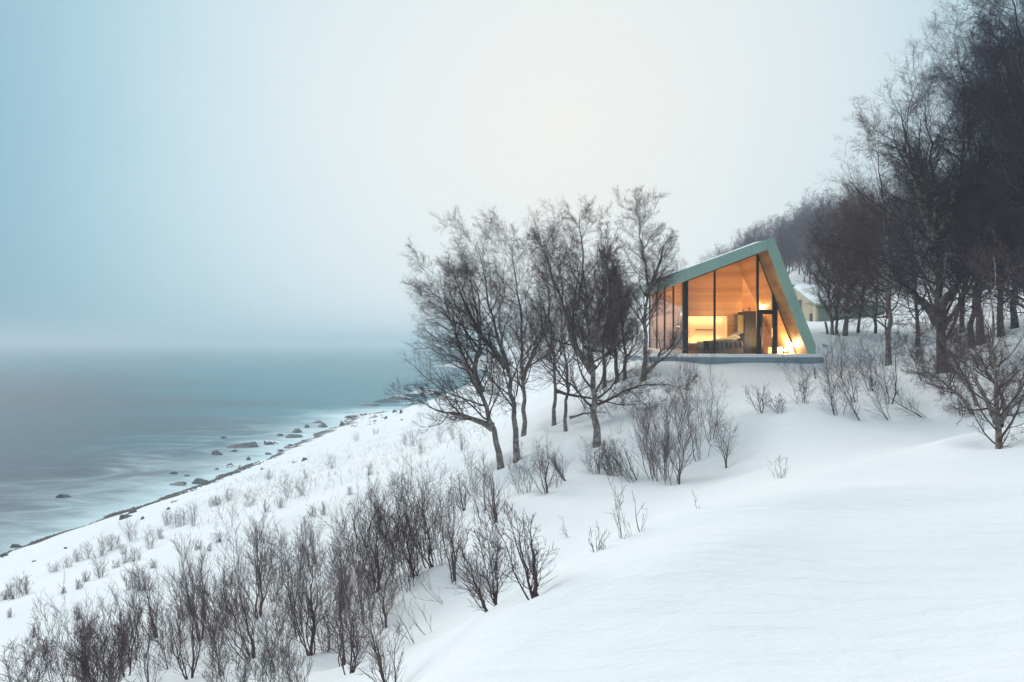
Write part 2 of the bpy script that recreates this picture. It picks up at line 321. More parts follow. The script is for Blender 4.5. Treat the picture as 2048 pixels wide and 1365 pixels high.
rocks = [ # x0,x1,ytop,ybase, snowy, label, group
 (101, 144, 985, 997, 0, 'lone dark boulder far left in the sea with white water round it'),
 (414, 446, 898, 911, 0, 'pointed brown boulder in the surf left of the long low rock'),
 (451, 523, 880, 896, 0, 'long low dark rock awash in the surf'),
 (518, 556, 871, 891, 1, 'dark angular boulder with a snow streak, right of the long low rock'),
 (551, 570, 864, 874, 0, 'small rounded rock in the surf between the snow-streaked boulder and the peaked one'),
 (577, 607, 853, 867, 0, 'peaked dark boulder in the surf above a flat slab'),
 (567, 613, 866, 877, 0, 'flat wet slab in the surf below the peaked boulder'),
 (605, 621, 846, 857, 0, 'small upright rock just right of the peaked boulder'),
 (628, 659, 843, 856, 0, 'dark wedge-shaped boulder furthest right of those in the surf'),
 (622, 651, 840, 848, 0, 'low rock lying just behind the wedge-shaped boulder'),
 (437, 454, 871, 878, 0, 'small dark rock standing alone farther out beyond the surf'),
 (457, 475, 899, 905, 0, 'tiny low rock in the wash right of the pointed brown boulder'),
 (444, 477, 924, 936, 1, 'dark snow-dusted rock at the water edge below the pointed brown boulder'),
 (426, 439, 935, 941, 0, 'little round rock in the shallows left of the snow-dusted one'),
 (485, 503, 913, 922, 0, 'small sloping rock in the shallows uphill of the snow-dusted one'),
 (336, 355, 944, 950, 0, 'flat-topped rock in the foam left of two shallow ones'),
 (365, 380, 948, 954, 0, 'half-drowned round rock in the foam beside the dark shore ledge'),
 (328, 380, 962, 972, 0, 'thin flat slab washed over by foam near the shore ledge'),
 (378, 416, 953, 969, 0, 'dark ledge of bare rock where the brown shingle strip ends'),
 (550, 568, 896, 904, 1, 'rock on the snow edge below the snow-streaked boulder'),
 (562, 598, 888, 897, 1, 'low snow-capped slab along the snow edge below the flat wet slab'),
 (523, 545, 902, 911, 1, 'flat snowy stone at the water edge left of the snow-capped slab'),
 (230, 260, 1022, 1040, 0, 'long sloping slab lying in the snow above the shingle'),
 (253, 275, 1012, 1028, 0, 'square-cut grey block leaning on the sloping slab in the snow'),
 (279, 290, 1032, 1040, 1, 'small snowy stone right of the square-cut block'),
 (330, 341, 1015, 1021, 0, 'small dark stone in the snow above the bushy wide shrub'),
 (336, 356, 998, 1006, 1, 'flat stone almost covered by snow near the shore'),
 (17, 43, 1086, 1097, 0, 'rounded brown boulder in the shallows at the left end of the shingle'),
 (126, 135, 1093, 1099, 0, 'small dark stone alone on the snow below the shingle'),
 (63, 72, 1121, 1125, 0, 'thin dark stone nearly buried in snow at the far left'),
 (600, 617, 914, 923, 0, 'dark stone on the snow slope right of the small group by the water'),
 (462, 485, 935, 948, 1, 'broken snow-dusted stone on the snow edge beside the shallow round one'),
 (520, 532, 934, 940, 1, 'little stone poking from the snow above the shore stones'),
 (583, 600, 920, 926, 1, 'flat stone poking through the snow left of the dark one on the slope'),
 (766, 776, 830, 839, 1, 'round snow-capped boulder at the top of the beach'),
 (798, 806, 816, 828, 1, 'upright stone with a snow cap near the skerry'),
 (780, 800, 817, 826, 1, 'snowy boulder left of the upright stone near the skerry'),
 (800, 806, 838, 842, 0, 'tiny dark stone in the snow below the upright one'),
 (676, 690, 838, 852, 1, 'dark broken rock at the seaward corner of the rubble'),
 (688, 704, 829, 838, 1, 'snow-topped block on the left edge of the rubble'),
 (704, 716, 828, 835, 1, 'second snow-topped block from the left at the rubble edge'),
 (716, 734, 824, 832, 1, 'snowy hump of stone at the top edge of the rubble'),
 (740, 756, 828, 836, 1, 'snow-covered stone at the right end of the rubble'),
]
for i, (x0, x1, y0, y1, sn, lab) in enumerate(rocks):
    g = ground((x0 + x1) / 2, y1 - 1, True); wd = (x1 - x0) / F * g.y / 2 * 1.0; ht = (y1 - y0) / F * g.y * .92
    me = rock_mesh('boulder', wd, wd * random.Random(i).uniform(.55, .8), ht * 1.0, 100 + i, m_rock_s if sn else m_rock)
    o = link(bpy.data.objects.new('boulder', me)); o.location = (g.x, g.y + wd * .35, g.z - ht * .12); o.rotation_euler = (0, R(random.Random(i).uniform(-9, 3)), R(random.Random(i).uniform(-25, 25)))
    tag(o, lab, 'boulder', 'boulders along the shore')
# scattered rubble stones (small)
rgr = random.Random(9); k = 0
for _ in range(46):
    px = rgr.uniform(690, 775); py = rgr.uniform(832, 856) - (px - 690) * .12
    g = ground(px, py, True); wd = rgr.uniform(.15, .38)
    me = rock_mesh('rubble_stone', wd, wd * .7, wd * .6, 300 + k, m_rock_s, 2, 5); k += 1
    o = link(bpy.data.objects.new('rubble_stone', me)); o.location = g; o.rotation_euler[2] = rgr.uniform(0, 6)
    tag(o, 'small dark stone in the snow-dusted rubble at the bend of the beach', 'stone', 'stones of the snow-dusted rubble patch')
# skerry / headland
bmv, bmq, off = [], [], 0
sk = empty('skerry', tuple(P(790, 800, 175)), 'long dark rocky skerry with snow patches running out into the sea', 'skerry')
for i, (px, py, wpx, hpx) in enumerate([(738, 811, 62, 7), (770, 805, 64, 14), (800, 799, 60, 15), (832, 794, 70, 17), (862, 789, 60, 18), (815, 808, 44, 7)]):
    g = P(px, py, ZC * F / (py - HY)); wd = wpx / F * g.y / 2; ht = hpx / F * g.y
    me = rock_mesh('ledge', wd * 1.15, wd * .55, ht, 500 + i, m_rock_ss if i > 1 else m_rock, 5, 14)
    o = link(bpy.data.objects.new('ledge', me), sk); o.location = Vector((g.x, g.y, -.3)) - sk.location; o.rotation_euler = (0, R(-2), R(8))

# pebble strip
def pebbles():
    rng = np.random.default_rng(4); V = []; Q = []
    t = np.array([[1, 0, 0], [-.5, .87, 0], [-.5, -.87, 0], [0, 0, .7], [0, 0, -.6]]); fq = np.array([[0, 1, 3], [1, 2, 3], [2, 0, 3], [1, 0, 4], [2, 1, 4], [0, 2, 4]])
    sp = np.array([((px - CX) / F * (15 * F / (py - HY)), 15 * F / (py - HY)) for px, py in shore])
    seg = np.linalg.norm(np.diff(sp, axis=0), axis=1); cum = np.concatenate([[0], np.cumsum(seg)])
    n = 9000; s = rng.uniform(0, cum[5], n) ** 1.0; px_ = np.interp(s, cum, sp[:, 0]); py_ = np.interp(s, cum, sp[:, 1])
    x = px_ + rng.normal(0, 1.2, n) + .5; y = py_ + rng.normal(0, 1.2, n); z = H(x, y); ok = (z > -.15) & (z < 1.0)
    x, y, z = x[ok], y[ok], z[ok]; r = rng.uniform(.06, .2, len(x)); a = rng.uniform(0, 6.3, len(x))
    c_, s_ = np.cos(a), np.sin(a)
    T = t[None] * r[:, None, None] * rng.uniform(.6, 1.2, (len(x), 5, 1))
    X = T[..., 0] * c_[:, None] - T[..., 1] * s_[:, None] + x[:, None]; Y_ = T[..., 0] * s_[:, None] + T[..., 1] * c_[:, None] + y[:, None]
    Z = T[..., 2] + z[:, None]
    V = np.stack([X, Y_, Z], -1).reshape(-1, 3); Q = (fq[None] + (np.arange(len(x)) * 5)[:, None, None]).reshape(-1, 3)
    me = fast_mesh('shingle', V, Q, simple('shingle', (.10, .085, .08), .8)); tag(link(bpy.data.objects.new('shingle', me)), 'strip of dark brown shingle between snow and sea', 'shingle', kind='stuff')
pebbles()

# ------------------------------------------------------------------ plants
def bark(name, dark, light, patch, birch=False):
    m, n, l, b = mat_new(name); ge = n.new('ShaderNodeNewGeometry')
    t = noise_node(n, l, 5, 5, .6, ge.outputs['Position'], (2.5, 2.5, 1.2))
    st = [(.35, dark), (.6, light)]
    r = ramp(n, l, t.outputs['Fac'], st)
    if birch:
        u = noise_node(n, l, 2.2, 7, .75, ge.outputs['Position'], (2.2, 2.2, 3.4))
        q = n.new('ShaderNodeMapRange'); l.new(u.outputs['Fac'], q.inputs[0]); q.inputs['From Min'].default_value = .50; q.inputs['From Max'].default_value = .66
        mi = n.new('ShaderNodeMix'); mi.data_type = 'RGBA'; l.new(q.outputs[0], mi.inputs[0]); l.new(r.outputs[0], mi.inputs[6]); mi.inputs[7].default_value = (*patch, 1)
        l.new(mi.outputs[2], b.inputs['Base Color'])
    else: l.new(r.outputs[0], b.inputs['Base Color'])
    b.inputs['Roughness'].default_value = .85; b.inputs['Specular IOR Level'].default_value = .2
    bump(n, l, b, t.outputs['Fac'], .6, .03)
    return m
M_TRUNK = bark('birch_bark', (.11, .082, .073), (.25, .20, .18), (.46, .43, .41), True)
M_TRUNK_D = bark('dark_bark', (.05, .04, .04), (.12, .095, .09), (.3, .28, .27), True)
M_LIMB = bark('branch_bark', (.070, .046, .045), (.13, .092, .088), None)
M_TWIG = simple('twig_bark', (.135, .092, .092), .8, spec=.2)
M_TWIG_R = simple('reddish_twig_bark', (.085, .052, .048), .8, spec=.2)
M_TWIG_D = simple('dark_twig_bark', (.070, .056, .078), .85, spec=.15)
M_TWIG_P = simple('pale_twig_bark', (.11, .095, .085), .8, spec=.2)
M_HILL = simple('haze_lightened_bark', (.25, .215, .25), .8, spec=.2)  # branches and twigs of the hill trees, haze put into the colour
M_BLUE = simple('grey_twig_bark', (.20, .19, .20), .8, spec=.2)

def unit(a): return a / (np.linalg.norm(a, axis=-1, keepdims=True) + 1e-9)
def kids(par, nc, t0, t1, a0, a1, lf, rng, K=4, wig=.15, up=.08, rr=.55, minr=.002, prof=.55, droop=0., tipr=.35, wind=None, flat=1.):
    Pp, Rp = par; n, Kp = Pp.shape[0], Pp.shape[1] - 1
    tot = n * nc; idx = np.repeat(np.arange(n), nc)
    t = t0 + (t1 - t0) * ((np.tile(np.arange(nc), n) + rng.uniform(0, 1, tot)) / nc)
    f = np.clip(t * Kp, 0, Kp - 1e-6); i = f.astype(int); fr = (f - i)[:, None]
    p = Pp[idx, i] * (1 - fr) + Pp[idx, i + 1] * fr; r = Rp[idx, i] * (1 - fr[:, 0]) + Rp[idx, i + 1] * fr[:, 0]
    tan = unit(Pp[idx, i + 1] - Pp[idx, i])
    Lp = np.linalg.norm(np.diff(Pp, axis=1), axis=2).sum(1)[idx]
    perp = unit(np.cross(tan, unit(rng.normal(size=(tot, 3)) * np.array([1, 1, flat]))))
    a = np.radians(rng.uniform(a0, a1, tot))[:, None]
    d = unit(np.cos(a) * tan + np.sin(a) * perp)
    ln = Lp * lf * (1 - prof * t) * rng.uniform(.65, 1.3, tot)
    r0 = np.maximum(np.minimum(r * rr, ln * .017 + .001), minr)
    pts = [p]
    w_ = np.zeros(3) if wind is None else np.array(wind)
    for k in range(K):
        d = unit(d + rng.normal(size=d.shape) * wig + np.array([0, 0, up - droop * k / K]) + w_)
        pts.append(pts[-1] + d * (ln / K)[:, None])
    PP = np.stack(pts, 1); RR = r0[:, None] * np.linspace(1, tipr, K + 1)[None]
    return PP, np.maximum(RR, minr * .6)
def tubes(sets, sides=3):
    Vs, Qs, off = [], [], 0
    for (Pp, Rp) in sets:
        n, K1 = Pp.shape[0], Pp.shape[1]
        T = np.empty_like(Pp); T[:, 1:-1] = Pp[:, 2:] - Pp[:, :-2]; T[:, 0] = Pp[:, 1] - Pp[:, 0]; T[:, -1] = Pp[:, -1] - Pp[:, -2]; T = unit(T)
        ref = np.where(np.abs(T[..., 2:3]) < .95, np.array([0, 0, 1.]), np.array([1., 0, 0]))
        if n < 12: ref = np.broadcast_to(np.array([.13, .99, .05]), T.shape)
        A_ = unit(np.cross(T, ref)); B_ = np.cross(T, A_)
        ang = np.arange(sides) * 2 * math.pi / sides
        V = Pp[:, :, None] + Rp[:, :, None, None] * (A_[:, :, None] * np.cos(ang)[:, None] + B_[:, :, None] * np.sin(ang)[:, None])
        i = np.arange(n * K1 * sides).reshape(n, K1, sides) + off; j = np.roll(i, -1, 2)
        Q = np.stack([i[:, :-1], j[:, :-1], j[:, 1:], i[:, 1:]], -1).reshape(-1, 4)
        Vs.append(V.reshape(-1, 3)); Qs.append(Q); off += n * K1 * sides
    return np.concatenate(Vs), np.concatenate(Qs)
def poly(pts, K):
    pts = np.array(pts, float); s = np.concatenate([[0], np.cumsum(np.linalg.norm(np.diff(pts, axis=0), axis=1))]); t = np.linspace(0, s[-1], K + 1)
    q = np.stack([np.interp(t, s, pts[:, k]) for k in range(3)], -1)
    for _ in range(3): q[1:-1] = (q[:-2] + q[1:-1] * 2 + q[2:]) / 4
    return q
def place(me_list, name, loc, label, cat, group=None):
    """me_list: [(part_name, mesh)]; a thing with its parts"""
    r = empty(name, loc, label, cat, group)
    for pn, me in me_list: link(bpy.data.objects.new(pn, me), r)
    return r

def tree_parts(stems, r0, seed, n1=26, n2=9, n3=8, n4=3, lf1=.42, a1=(35, 60), up=.10, t1=.22, mats=(None, None, None), twigr=.0026, wind=(0, 0, 0), lf2=.45, lf3=.42, wig=.13, lf4=.6, droop=0.):
    """stems: list of world polylines starting at the base (local coordinates)"""
    rng = np.random.default_rng(seed)
    P0, R0 = [], []
    K = 18
    for i, s in enumerate(stems):
        q = poly(s, K); Ls = np.linalg.norm(q[-1] - q[0])
        q[2:] += rng.normal(size=(K - 1, 3)) * Ls * .004
        rb = r0[i] if isinstance(r0, (list, tuple)) else r0
        rad = rb * (1 - .96 * np.linspace(0, 1, K + 1) ** .72); rad[0] *= 1.35; rad[1] *= 1.08
        P0.append(q); R0.append(np.maximum(rad, .008))
    T0 = (np.stack(P0), np.stack(R0))
    Ln = [np.linalg.norm(q[-1] - q[0]) for q in P0]; Lm = max(Ln); B1 = []
    for q, rd, l_ in zip(*T0, Ln):
        f = l_ / Lm
        B1.append(kids((q[None], rd[None]), max(4, int(n1 * 1.25 * f ** 1.1)), t1 if f > .95 else .12, .99, a1[0], a1[1], lf1 * 1.18 * (f ** -.6), rng, 8, wig, up, .42, .005, .58, tipr=.2, wind=wind))
    B1 = (np.concatenate([b_[0] for b_ in B1]), np.concatenate([b_[1] for b_ in B1]))
    B2 = kids(B1, n2, .15, 1., 25, 65, lf2, rng, 5, wig, up * .5, .5, .0032, .45, wind=wind, droop=droop)
    B3 = kids(B2, n3, .1, 1., 20, 65, lf3 * 1.15, rng, 4, .16, up * .4, .6, twigr * .95, .35, wind=wind, droop=droop)
    B3b = kids(B1, n2, .3, 1., 25, 65, lf2 * .4, rng, 4, .16, up * .4, .5, twigr * .95, .4, wind=wind)
    sets = [B3, B3b]
    if n4: sets.append(kids(B3, n4 + 2, .1, 1.05, 20, 60, lf4, rng, 2, .15, .03, .7, twigr * .66, .3, wind=wind, droop=droop))
    tm, lm, wm_ = mats
    V, Q = tubes([T0], 9); a = fast_mesh('trunk', V, Q, tm or M_TRUNK, True)
    V, Q = tubes([B1], 5); b_ = fast_mesh('branches', V, Q, lm or M_LIMB, True)
    V, Q = tubes([B2] + sets, 3); c_ = fast_mesh('twigs', V, Q, wm_ or M_TWIG)
    return [('trunk', a), ('branches', b_), ('twigs', c_)]
def px_stem(base, pts, lean=0.):
    """trunk line from photo pixels, drifting lean metres in depth from foot to top; local to base"""
    out = []
    n = len(pts)
    for i, (px, py) in enumerate(pts):
        q = P(px, py, base.y + lean * i / max(1, n - 1)) - base; out.append(tuple(q))
    out[0] = (out[0][0], out[0][1], -.4)
    return out

# ---- group left of the house
def px_tree(name, pts, r0, seed, label, extra=None, lean=.0, cat='birch tree', group='bare birches left of the cabin', **kw):
    b_ = ground(*pts[0]); st = [px_stem(b_, pts, lean)]
    for e, ln in (extra or []): st.append([tuple(v) for v in px_stem(b_, e, ln)]); st[-1][0] = tuple(P(e[0][0], e[0][1], b_.y) - b_)
    return place(tree_parts(st, r0, seed, **kw), name, b_, label, cat, group)
WL = (-.05, 0, 0)
px_tree('birch_tree', [(1004, 930), (996, 890), (985, 850), (960, 780), (930, 725), (905, 660), (890, 600), (878, 545)], .13, 11, 'reddish leaning birch, leftmost of the trees by the sea, bent toward the water',
        extra=[([(985, 855), (930, 832), (870, 822), (835, 800)], -.6), ([(962, 785), (945, 740), (962, 690), (950, 600), (940, 560)], .8)], lean=-.4, n1=22, n2=10, n3=9, n4=4, lf1=.42, a1=(35, 70), wind=WL, mats=(M_TRUNK, M_LIMB, M_TWIG_R))
px_tree('birch_tree', [(1035, 915), (1030, 860), (1028, 800), (1012, 730), (1000, 680), (980, 620), (965, 545), (955, 485)], .13, 12, 'forked birch with a snow patch on its foot, second from the left beside the sea',
        extra=[([(1014, 735), (985, 700), (955, 660), (925, 600), (905, 540)], .5)], lean=.3, n1=22, n2=10, n3=9, n4=4, lf1=.34, a1=(30, 60), wind=WL)
px_tree('birch_tree', [(1048, 873), (1046, 820), (1047, 770), (1040, 700), (1045, 640), (1030, 560), (1022, 475)], .12, 13, 'straight grey birch behind the forked one, third from the left beside the sea',
        extra=[([(1044, 760), (1060, 720), (1085, 670), (1080, 600)], .5)], lean=.8, n1=24, n2=10, n3=9, n4=4, lf1=.30, a1=(30, 60), wind=WL)
px_tree('birch_tree', [(1195, 885), (1192, 830), (1188, 760), (1180, 690), (1178, 620), (1165, 540), (1158, 430)], .15, 14, 'tall birch with a thick spotted trunk amid the group left of the cabin',
        extra=[([(1186, 740), (1150, 700), (1130, 620), (1100, 540), (1085, 480)], .6), ([(1183, 700), (1210, 640), (1215, 560), (1195, 480)], .6)], lean=.2, n1=24, n2=11, n3=9, n4=4, lf1=.30, a1=(30, 65), t1=.18)
px_tree('birch_tree', [(1131, 862), (1132, 820), (1136, 780), (1130, 700), (1120, 620), (1115, 520)], .09, 15, 'slim pale-footed birch left of the tall spotted one',
        lean=.5, n1=26, n2=10, n3=9, n4=3, lf1=.38, a1=(35, 70))
px_tree('birch_tree', [(1108, 846), (1108, 812), (1112, 760), (1105, 680), (1095, 590), (1090, 480)], .10, 16, 'grey birch standing behind the slim one, its foot short and dark', lean=1., n1=24, n2=10, n3=8, n4=3, lf1=.34, a1=(30, 60))
px_tree('dense_tree', [(1234, 764), (1233, 720), (1228, 660), (1222, 590), (1215, 520)], .12, 17, 'left one of two dense dark trees beside the birch at the terrace corner', cat='tree', lean=.6, n1=40, n2=11, n3=10, n4=3, lf1=.30, a1=(20, 60), twigr=.0034, mats=(M_TRUNK_D, M_LIMB, M_TWIG))
px_tree('dense_tree', [(1250, 760), (1251, 720), (1245, 660), (1242, 600), (1232, 545)], .11, 18, 'right one of two dense dark trees, nearest the birch at the terrace corner', cat='tree', lean=.4, n1=40, n2=11, n3=10, n4=3, lf1=.30, a1=(20, 60), twigr=.0034, mats=(M_TRUNK_D, M_LIMB, M_TWIG))
px_tree('dense_tree', [(1212, 775), (1208, 720), (1200, 640), (1190, 560)], .10, 19, 'dark bushy tree close behind the spotted trunk', cat='tree', lean=.9, n1=38, n2=10, n3=9, n4=3, lf1=.30, a1=(25, 65), twigr=.0034, mats=(M_TRUNK_D, M_LIMB, M_TWIG))
px_tree('birch_tree', [(1285, 757), (1292, 720), (1291, 680), (1290, 620), (1298, 560), (1285, 490), (1272, 415)], .13, 20, 'pale birch before the left terrace corner with a low curved bough',
        extra=[([(1287, 748), (1300, 738), (1315, 725), (1320, 700), (1345, 692), (1375, 700)], -.5), ([(1293, 590), (1315, 540), (1330, 480)], .4)], lean=.2, n1=30, n2=10, n3=9, n4=4, lf1=.30, a1=(30, 62), t1=.3)
# fallen tree lying between them
b_ = ground(1195, 800); b_ = P(1190, 800, 25.5)
st = [[tuple(P(a, c_, 25.5) - b_) for a, c_ in [(1110, 782), (1150, 792), (1200, 802), (1250, 812), (1300, 806)]], [tuple(P(a, c_, 25.2) - b_) for a, c_ in [(1180, 815), (1220, 798), (1270, 772), (1330, 768), (1385, 780)]]]
place(tree_parts(st, .07, 21, n1=18, n2=9, n3=7, n4=2, lf1=.34, a1=(30, 70), up=.06, t1=.15, mats=(M_LIMB, M_LIMB, M_TWIG)), 'fallen_tree', b_, 'fallen bare tree lying across behind the spotted birch trunk with tangled branches', 'fallen tree')
b_ = ground(1180, 838)
place(tree_parts([[tuple(P(a, c_, b_.y + dy) - b_) for a, c_, dy in [(1140, 836, .3), (1165, 828, .1), (1200, 824, 0), (1235, 830, -.2)]]], .06, 22, n1=10, n2=6, n3=4, n4=2, lf1=.3, up=.1, t1=.3), 'fallen_branch', b_, 'broken snow-edged branch lying on the snow left of the spotted trunk', 'branch')

# ---- right hand wood
GR = 'bare trees of the wood right of the cabin'
M3 = (M_TRUNK_D, M_LIMB, M_TWIG_D)
px_tree('bare_tree', [(1777, 730), (1776, 690), (1782, 640), (1780, 560), (1772, 470), (1764, 380), (1748, 265)], .13, 31, 'tall bare tree with a pale trunk rising left of the great tree', cat='tree', group=GR, lean=.2, n1=32, n2=10, n3=9, n4=4, lf1=.36, a1=(40, 75), t1=.15)
px_tree('bare_tree', [(1889, 741), (1880, 700), (1878, 640), (1876, 560), (1872, 480), (1870, 400), (1862, 300), (1850, 190)], .2, 32, 'great spreading tree with the thickest trunk right of the cabin', cat='tree', group=GR,
        extra=[([(1873, 480), (1840, 400), (1820, 310), (1800, 220)], -.5), ([(1872, 500), (1900, 420), (1925, 330), (1930, 230)], .5), ([(1876, 640), (1840, 600), (1800, 560), (1760, 545)], -.8), ([(1876, 620), (1920, 560), (1960, 520), (2000, 500)], -.6)],
        lean=.3, n1=26, n2=11, n3=9, n4=4, lf1=.36, a1=(30, 65), t1=.12, mats=M3)
for i, (pts, r0, lab, kw) in enumerate([
    ([(1668, 671), (1662, 640), (1660, 590), (1650, 520), (1645, 450)], .10, 'bare tree with a split pale foot nearest the green wing', dict(lf1=.32)),
    ([(1675, 670), (1672, 635), (1676, 580), (1690, 500), (1700, 440)], .09, 'slender bare tree close right of the split-footed one', dict(lf1=.34)),
    ([(1690, 673), (1690, 640), (1696, 580), (1705, 500), (1710, 400)], .15, 'stout bare tree between two slim ones near the green wing', dict(lf1=.36)),
    ([(1714, 669), (1718, 640), (1728, 580), (1730, 500), (1735, 400)], .09, 'slim dark tree leaning right of the stout one', dict(lf1=.38)),
    ([(1835, 690), (1834, 640), (1830, 560), (1828, 450), (1815, 340)], .11, 'bare tree half hidden behind the left side of the great tree', dict(lf1=.34)),
    ([(1925, 664), (1922, 620), (1930, 540), (1925, 430), (1935, 260)], .13, 'bare tree standing right behind the great tree', dict(lf1=.34)),
    ([(1945, 690), (1938, 650), (1950, 600), (1960, 500), (1975, 380), (1985, 200)], .14, 'crooked tree with a twisted pale foot right of the great tree', dict(lf1=.34)),
    ([(2003, 672), (2000, 620), (2005, 540), (2000, 420), (2010, 230)], .16, 'tall dark tree with a straight trunk near the right edge', dict(lf1=.34)),
    ([(2030, 655), (2028, 600), (2025, 500), (2035, 330), (2030, 120)], .16, 'very tall dark tree rising at the right edge of the picture', dict(lf1=.32)),
    ([(1962, 690), (1958, 560), (1950, 400), (1935, 250), (1915, 85)], .17, 'tall leaning tree whose high crown tops the picture left of the edge trees', dict(lf1=.34)),
    ([(1750, 668), (1752, 620), (1756, 560), (1752, 480), (1750, 410)], .09, 'thin bare tree behind the tall pale-trunked one', dict(lf1=.36))]):
    px_tree('bare_tree', pts, r0, 40 + i, lab, cat='tree', group=GR, lean=.4, n1=34, n2=10, n3=9, n4=3, a1=(35, 70), t1=.16, mats=(M_TRUNK if i < 3 else M_TRUNK_D, M_LIMB, M_TWIG_D if i in (5, 6, 7, 8, 9) else M_TWIG), twigr=.0027, **kw)
# trees rooted just outside the frame on the right, their crowns reach in
for i, (px, py, Y, hm, top) in enumerate([(2075, 700, 24, 12.0, -1.3), (2140, 720, 20, 10.5, -1.6), (2100, 640, 31, 14.5, -1.5), (2190, 700, 23, 13.0, -3.2)]):
    x = (px - CX) / F * Y; z = float(H(x, Y)[0]); b_ = Vector((x, Y, z))
    st = [[(0, 0, -.3), (.1, 0, hm * .25), (top * .3, .1, hm * .55), (top * .7, .2, hm * .8), (top, .2, hm)], [(.05, 0, hm * .3), (-1.0, -.3, hm * .5), (-1.9, -.4, hm * .72), (-2.3, -.3, hm * .86)]]
    place(tree_parts(st, [.2, .14], 60 + i, n1=36, n2=11, n3=9, n4=4, lf1=.30, a1=(35, 70), t1=.1, mats=M3, twigr=.0030), 'bare_tree', b_,
          ['dark dense tree at the right edge whose branches fill the middle of it', 'nearest dark tree at the right edge with low crossing branches', 'tallest wind-blown crown at the top right', 'outermost dark crown cut off by the right edge'][i], 'tree', GR)
# leaning and low ones in front of the wood
px_tree('leaning_tree', [(1958, 824), (1930, 800), (1900, 775), (1870, 755), (1838, 735), (1824, 715), (1800, 690)], .075, 71, 'long trunk bent low to the left over the snow before the great tree', cat='tree', group='low trees before the wood', lean=-.6, n1=22, n2=8, n3=7, n4=3, lf1=.3, a1=(35, 70), up=.1, t1=.3)
px_tree('leaning_tree', [(1962, 806), (1940, 770), (1915, 730), (1895, 700), (1870, 665), (1850, 640)], .07, 72, 'second leaning trunk rising more steeply to the left behind the bent one', cat='tree', group='low trees before the wood', lean=.2, n1=22, n2=8, n3=7, n4=3, lf1=.34, a1=(35, 70), up=.1, t1=.3)
px_tree('leaning_tree', [(2018, 820), (2000, 780), (1960, 720), (1935, 670), (1890, 625)], .075, 73, 'slanting dark trunk behind the lone sapling at the right', cat='tree', group='low trees before the wood', lean=.2, n1=22, n2=8, n3=7, n4=3, lf1=.34, a1=(35, 70), up=.1, t1=.3)
px_tree('young_tree', [(1999, 880), (1996, 840), (1992, 790), (1990, 720), (1985, 650), (1982, 570), (1990, 510)], .065, 74, 'young tree standing alone before the wood, with low side branches', cat='tree', group='low trees before the wood', lean=0,
        extra=[([(1996, 845), (1970, 800), (1945, 740), (1930, 690)], -.3), ([(1997, 850), (2030, 800), (2050, 740)], .3)], n1=24, n2=7, n3=6, n4=2, lf1=.30, a1=(35, 70), t1=.03, twigr=.0024)

# ---- wood on the hill behind the house
vars_ = []
for i in range(6):
    rg = np.random.default_rng(80 + i); h = 7.0
    st = [[(0, 0, -.4), (rg.uniform(-.3, .3), 0, 2.2), (rg.uniform(-.6, .6), rg.uniform(-.4, .4), 4.6), (rg.uniform(-.9, .9), 0, h)], [(0, 0, 1.), (rg.uniform(-1, 1), .3, 3), (rg.uniform(-1.6, 1.6), .5, h * .85)]]
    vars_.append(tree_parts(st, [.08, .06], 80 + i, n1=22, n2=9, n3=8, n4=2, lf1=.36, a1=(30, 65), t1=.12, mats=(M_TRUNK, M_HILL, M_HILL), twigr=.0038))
rgr = random.Random(12); cnt = 0
GH = 'distant bare trees of the wooded hill behind the cabin'
for _ in range(4000):
    if cnt >= 150: break
    Y = rgr.uniform(50, 108); px = rgr.uniform(1395, 2110)
    if Y < 62 and px < 1640: continue
    if px < 1480 and Y < 66 + (1480 - px) * .3: continue
    x = (px - CX) / F * Y; z = float(H(x, Y)[0])
    if (21 < x < 30 and 44 < Y < 58): continue
    i = rgr.randrange(6)
    sc = rgr.uniform(.7, 1.1)
    # keep crowns under the hill's skyline in the photograph
    sky_y = np.interp(px, [1395, 1450, 1520, 1580, 1640, 1700, 1760, 2100], [522, 497, 455, 408, 400, 395, 330, 200])
    top = ZC - (sky_y - HY) / F * Y
    if z + 7 * sc > top: sc = (top - z) / 7.2
    if sc < .42 or sc > 1.2: continue
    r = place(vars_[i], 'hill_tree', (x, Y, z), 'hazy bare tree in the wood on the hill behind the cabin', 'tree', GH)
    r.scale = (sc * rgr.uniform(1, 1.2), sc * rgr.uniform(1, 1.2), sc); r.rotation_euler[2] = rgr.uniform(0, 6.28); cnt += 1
print('hill trees', cnt)

